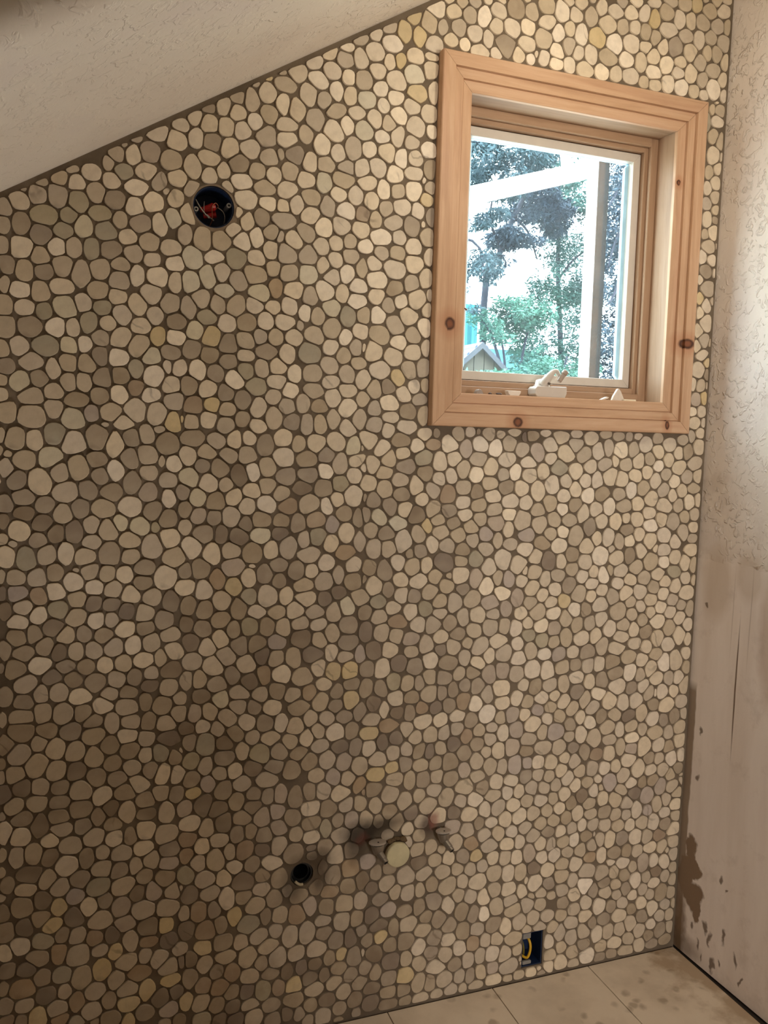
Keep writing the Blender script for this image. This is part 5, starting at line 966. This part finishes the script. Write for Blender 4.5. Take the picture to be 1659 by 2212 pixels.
b = bmesh.new(); box(b, (-.036, -.052, 0), (.008, -.045, 3.6)); obj('face_board', b, BARE, post)
b = bmesh.new(); box(b, (.008, -.050, 0), (.039, -.045, 3.6)); obj('face_board', b, BARE_D, post)
for z in (2.46, 2.38): 
    b = bmesh.new(); box(b, (-.0365, -.0528, z), (.039, -.0515, z + .003)); obj('saw_mark', b, BARE_D, post)
rf = thing('porch_rafter', 'broad white sloping rafter running up to the porch post outside', 'beam', (3.04, 2.6, 3.15))
b = prism([(-1.6, -.555), (0.0, -.046), (0.0, .050), (-1.6, -.452)], -.05, .05); obj('rafter_board', bevel(b, .003), PAINT, rf)
r2 = obj('brace', bevel(prism([(-.50, .292), (-.18, .110), (-.10, -.01), (-.18, -.02), (-.20, .090), (-.50, .262)], -.02, .02), .002), PAINT, rf)

LEAFS = [m_leaf('spruce_needles', srgb(34, 50, 60), srgb(72, 96, 102)), m_leaf('cedar_needles', srgb(38, 66, 66), srgb(82, 122, 112)), m_leaf('shrub_leaves', srgb(48, 88, 80), srgb(96, 144, 124)), m_leaf('bluish_fir_needles', srgb(40, 54, 70), srgb(78, 96, 110))]  # leaf colours; fir and pine share the bluish last one
BARK = plain('bark', srgb(48, 50, 62), 0.9, 0, 0.2, 8)
def foliage(blobs, n, size, droop, seed):
    rs = random.Random(seed); V, F = [], []
    tot = sum((r[0]*r[1]*r[2]) ** .67 for _, r in blobs)
    for c, r in blobs:
        for _ in range(int(n * (r[0]*r[1]*r[2]) ** .67 / tot)):
            while True:
                p = Vector((rs.uniform(-1, 1), rs.uniform(-1, 1), rs.uniform(-1, 1)))
                if p.length < 1: break
            p = Vector((c[0] + p.x*r[0], c[1] + p.y*r[1], c[2] + p.z*r[2]))
            if noise.noise(p * 2.1) + 0.5 * noise.noise(p * 5.3) < 0.02: continue
            d = Vector((rs.gauss(0, 1), rs.gauss(0, 1), rs.gauss(0, .5) - droop)).normalized()
            s = d.cross(Vector((rs.gauss(0, 1), rs.gauss(0, 1), rs.gauss(0, 1)))).normalized()
            L = size * (0.6 + 0.9*rs.random()); W = L * (.09 + .09*rs.random()); k = len(V)
            V += [p, p + d*L*.5 + s*W, p + d*L, p + d*L*.5 - s*W]; F.append((k, k+1, k+2, k+3))
    return V, F
def tree(name, label, cat, base, trunk, limbs, blobs, n, size, droop, leaf, seed, group='trees beyond the window'):
    t = thing(name, label, cat, base, group); B = Vector(base)
    if trunk:
        b = bmesh.new(); P = spline(trunk, 4); tube(b, [p - B for p in P], [.06 - .04*i/len(P) for i in range(len(P))], 9); obj('trunk', b, BARK, t, smooth=True)
    for lm in limbs:
        b = bmesh.new(); P = spline(lm, 4); tube(b, [p - B for p in P], [.022*(1 - .8*i/len(P)) + .005 for i in range(len(P))], 6); obj('limb', b, BARK, t, smooth=True)
    V, F = foliage(blobs, n, size, droop, seed)
    obj('foliage', ([v - B for v in V], F), leaf, t, 'stuff')
def at(px, py, Y):
    """the point of the plane y = Y seen at a place of the photograph"""
    d = rt * ((px - 829.5) / FPX) + up * (-(py - 1106) / FPX) + fw
    return CAM + d * ((Y - CAM.y) / d.y)
def bl(px, py, Y, rx, rz, ry=.5): return (at(px, py, Y), (rx, ry, rz))
tree('spruce_tree', 'dark drooping spruce whose bough hangs above the white rafter outside the window', 'tree', (3.6, 9.4, 0), [(3.6, 9.4, 0), (3.8, 9.3, 3), (4.3, 9.2, 7)],
     [[(4.3, 9.2, 5.6), at(1075, 320, 9.1), at(1140, 400, 9.0)], [(4.3, 9.2, 4.2), at(1020, 520, 9.2), at(1045, 600, 9.1)]],
     [bl(1030, 350, 9.2, .42, .42), bl(1085, 390, 9.1, .42, .25), bl(1130, 345, 9.1, .40, .16), bl(1180, 330, 9.2, .35, .14), bl(1030, 305, 9.3, .40, .14), bl(1010, 480, 9.2, .22, .10), bl(1030, 580, 9.2, .34, .30), bl(1020, 640, 9.2, .30, .20), bl(1055, 470, 9.2, .18, .12)], 26000, .075, .8, LEAFS[0], 1)
tree('fir_tree', 'tall leaning fir with a bluish trunk crossing the middle of the window', 'tree', tuple(at(1035, 1300, 9.8)), [at(1035, 1300, 9.8), at(1045, 660, 9.8), at(1075, 560, 9.8), at(1110, 470, 9.8), at(1150, 390, 9.8), at(1190, 300, 9.8)],
     [[at(1085, 540, 9.8), at(1060, 480, 9.7), at(1065, 420, 9.7)], [at(1110, 470, 9.8), at(1140, 500, 9.7), at(1160, 560, 9.7)]],
     [bl(1125, 440, 9.8, .35, .30), bl(1090, 510, 9.8, .22, .16), bl(1160, 420, 9.8, .35, .25), bl(1130, 525, 9.8, .26, .12), bl(1060, 570, 9.9, .26, .18), bl(1190, 470, 9.9, .35, .3)], 20000, .075, .7, LEAFS[3], 2)
tree('cedar_tree', 'feathery green cedar filling the window beside the white post', 'tree', tuple(at(1215, 1300, 10.5)), [at(1215, 1300, 10.5), at(1212, 800, 10.5), at(1205, 560, 10.5), at(1215, 300, 10.5)],
     [[at(1210, 700, 10.5), at(1175, 660, 10.4), at(1160, 640, 10.3)], [at(1208, 600, 10.5), at(1240, 560, 10.4), at(1270, 540, 10.3)]],
     [bl(1215, 440, 10.5, .6, .5), bl(1225, 540, 10.5, .5, .4), bl(1215, 620, 10.4, .5, .35), bl(1240, 690, 10.4, .5, .5), bl(1180, 610, 10.4, .22, .35), bl(1230, 770, 10.4, .6, .4), bl(1205, 380, 10.5, .5, .25), bl(1160, 760, 10.4, .5, .3), bl(1235, 312, 10.5, .4, .2), bl(1275, 420, 10.4, .2, .5), bl(1270, 640, 10.4, .3, .5)], 42000, .07, .5, LEAFS[1], 3)
tree('pine_tree', 'grey-green pine with bare crossing boughs seen past the brown side of the post', 'tree', tuple(at(1345, 1300, 9.0)), [at(1345, 1300, 9.0), at(1350, 700, 9.0), at(1352, 450, 9.0), at(1360, 250, 9.0)],
     [[at(1352, 470, 9.0), at(1330, 520, 8.9), at(1312, 580, 8.9)], [at(1352, 360, 9.0), at(1330, 420, 8.9), at(1310, 450, 8.9)], [at(1350, 560, 9.0), at(1325, 640, 8.9), at(1308, 660, 8.9)]],
     [bl(1335, 400, 9.2, .38, .55), bl(1330, 520, 9.2, .38, .5), bl(1335, 620, 9.2, .38, .4), bl(1330, 720, 9.2, .45, .45), bl(1330, 800, 9.2, .5, .35), bl(1370, 600, 9.4, .4, 1.2)], 28000, .075, .4, LEAFS[3], 4)
tree('garden_shrub', 'pale green leafy shrub spreading above the small wooden shed', 'shrub', tuple(at(1090, 1300, 9.4)), None, [[at(1090, 900, 9.4), at(1090, 780, 9.4), at(1075, 700, 9.4)], [at(1110, 900, 9.4), at(1130, 760, 9.4), at(1150, 680, 9.4)], [at(1085, 800, 9.4), at(1060, 720, 9.4), at(1040, 690, 9.4)]],
     [bl(1070, 680, 9.4, .42, .26), bl(1115, 670, 9.4, .40, .20), bl(1150, 685, 9.4, .30, .28), bl(1095, 715, 9.4, .42, .22), bl(1140, 730, 9.4, .25, .3)], 17000, .065, .1, LEAFS[2], 5)
tree('garden_shrub', 'low bright green shrub at the foot of the window view behind the crank handle', 'shrub', tuple(at(1180, 1300, 8.6)), None, [[at(1180, 900, 8.6), at(1170, 820, 8.6), at(1160, 780, 8.6)], [at(1190, 900, 8.6), at(1215, 810, 8.6), at(1225, 770, 8.6)]],
     [bl(1120, 810, 8.6, .35, .14), bl(1165, 800, 8.6, .30, .20), bl(1210, 820, 8.6, .35, .14), bl(1060, 812, 7.6, .40, .06), bl(1250, 800, 8.6, .2, .12)], 13000, .06, .1, LEAFS[2], 6)

# small shed with a plank gable and a blue ribbed roof
AP = at(1037, 745, 8.0)
shed = thing('garden_shed', 'little grey plank shed with a blue ribbed roof among the trees', 'shed', (AP.x, 8.0, 0))
PLANK = plain('grey_planks', srgb(88, 82, 72), 0.85, 0, 0.14, 10); ROOFB = plain('blue_roof_metal', srgb(84, 98, 160), 0.4, 0.2, 0.05); RAKE = plain('dark_rake_board', srgb(74, 76, 84), 0.8)
w2, sl = 0.95, 0.86; pz = AP.z
for k in range(13):
    xa = -w2 + k * 2*w2/13; xb = xa + 2*w2/13 - .012; dz = .008 * (rnd() - .5)
    if xa < 0 < xb: top = [(xb, pz - sl*xb), (0, pz), (xa, pz + sl*xa)]
    else: top = [(xb, pz - sl*abs(xb)), (xa, pz - sl*abs(xa))]
    obj('plank', prism([(xa, 0), (xb, 0)] + top, dz, .025 + dz), PLANK, shed)
for s in (-1, 1):
    roof = obj('roof_slope', prism([(0, pz + .03), (s*1.1, pz + .03 - sl*1.1), (s*1.1, pz - .01 - sl*1.1), (0, pz - .01)], -.06, 1.3), ROOFB, shed)
    for k in range(9):
        d = .11 * (k + .6)
        obj('roof_rib', prism([(s*d, pz + .055 - sl*d), (s*(d+.03), pz + .055 - sl*(d+.03)), (s*(d+.03), pz + .02 - sl*(d+.03)), (s*d, pz + .02 - sl*d)], -.06, 1.3), ROOFB, roof)
    obj('rake_board', prism([(0, pz + .03), (s*1.1, pz + .03 - sl*1.1), (s*1.1, pz - .05 - sl*1.1), (0, pz - .05)], -.085, -.06), RAKE, shed)
# turquoise ribbed building behind
TURQ = plain('turquoise_siding', srgb(64, 140, 150), 0.5, 0, 0.06, 3)
tb = thing('turquoise_building', 'turquoise ribbed metal wall of a building behind the little shed', 'building', (at(1034, 700, 12.0).x - 0.3, 12.0, 0))
b = bmesh.new(); box(b, (-3.0, 0.04, 0), (0.30, 2.5, at(1000, 655, 12.0).z)); obj('wall', b, TURQ, tb)
for k in range(24):
    x = -2.98 + k * .137; b = bmesh.new(); box(b, (x, 0.0, 0), (x + .045, .045, at(1000, 655, 12.0).z - .01)); obj('siding_rib', b, TURQ, tb)
b = bmesh.new(); box(b, (.30, .3, 0), (1.7, 2.5, at(1100, 752, 12.0).z)); obj('lean_to', b, TURQ, tb)
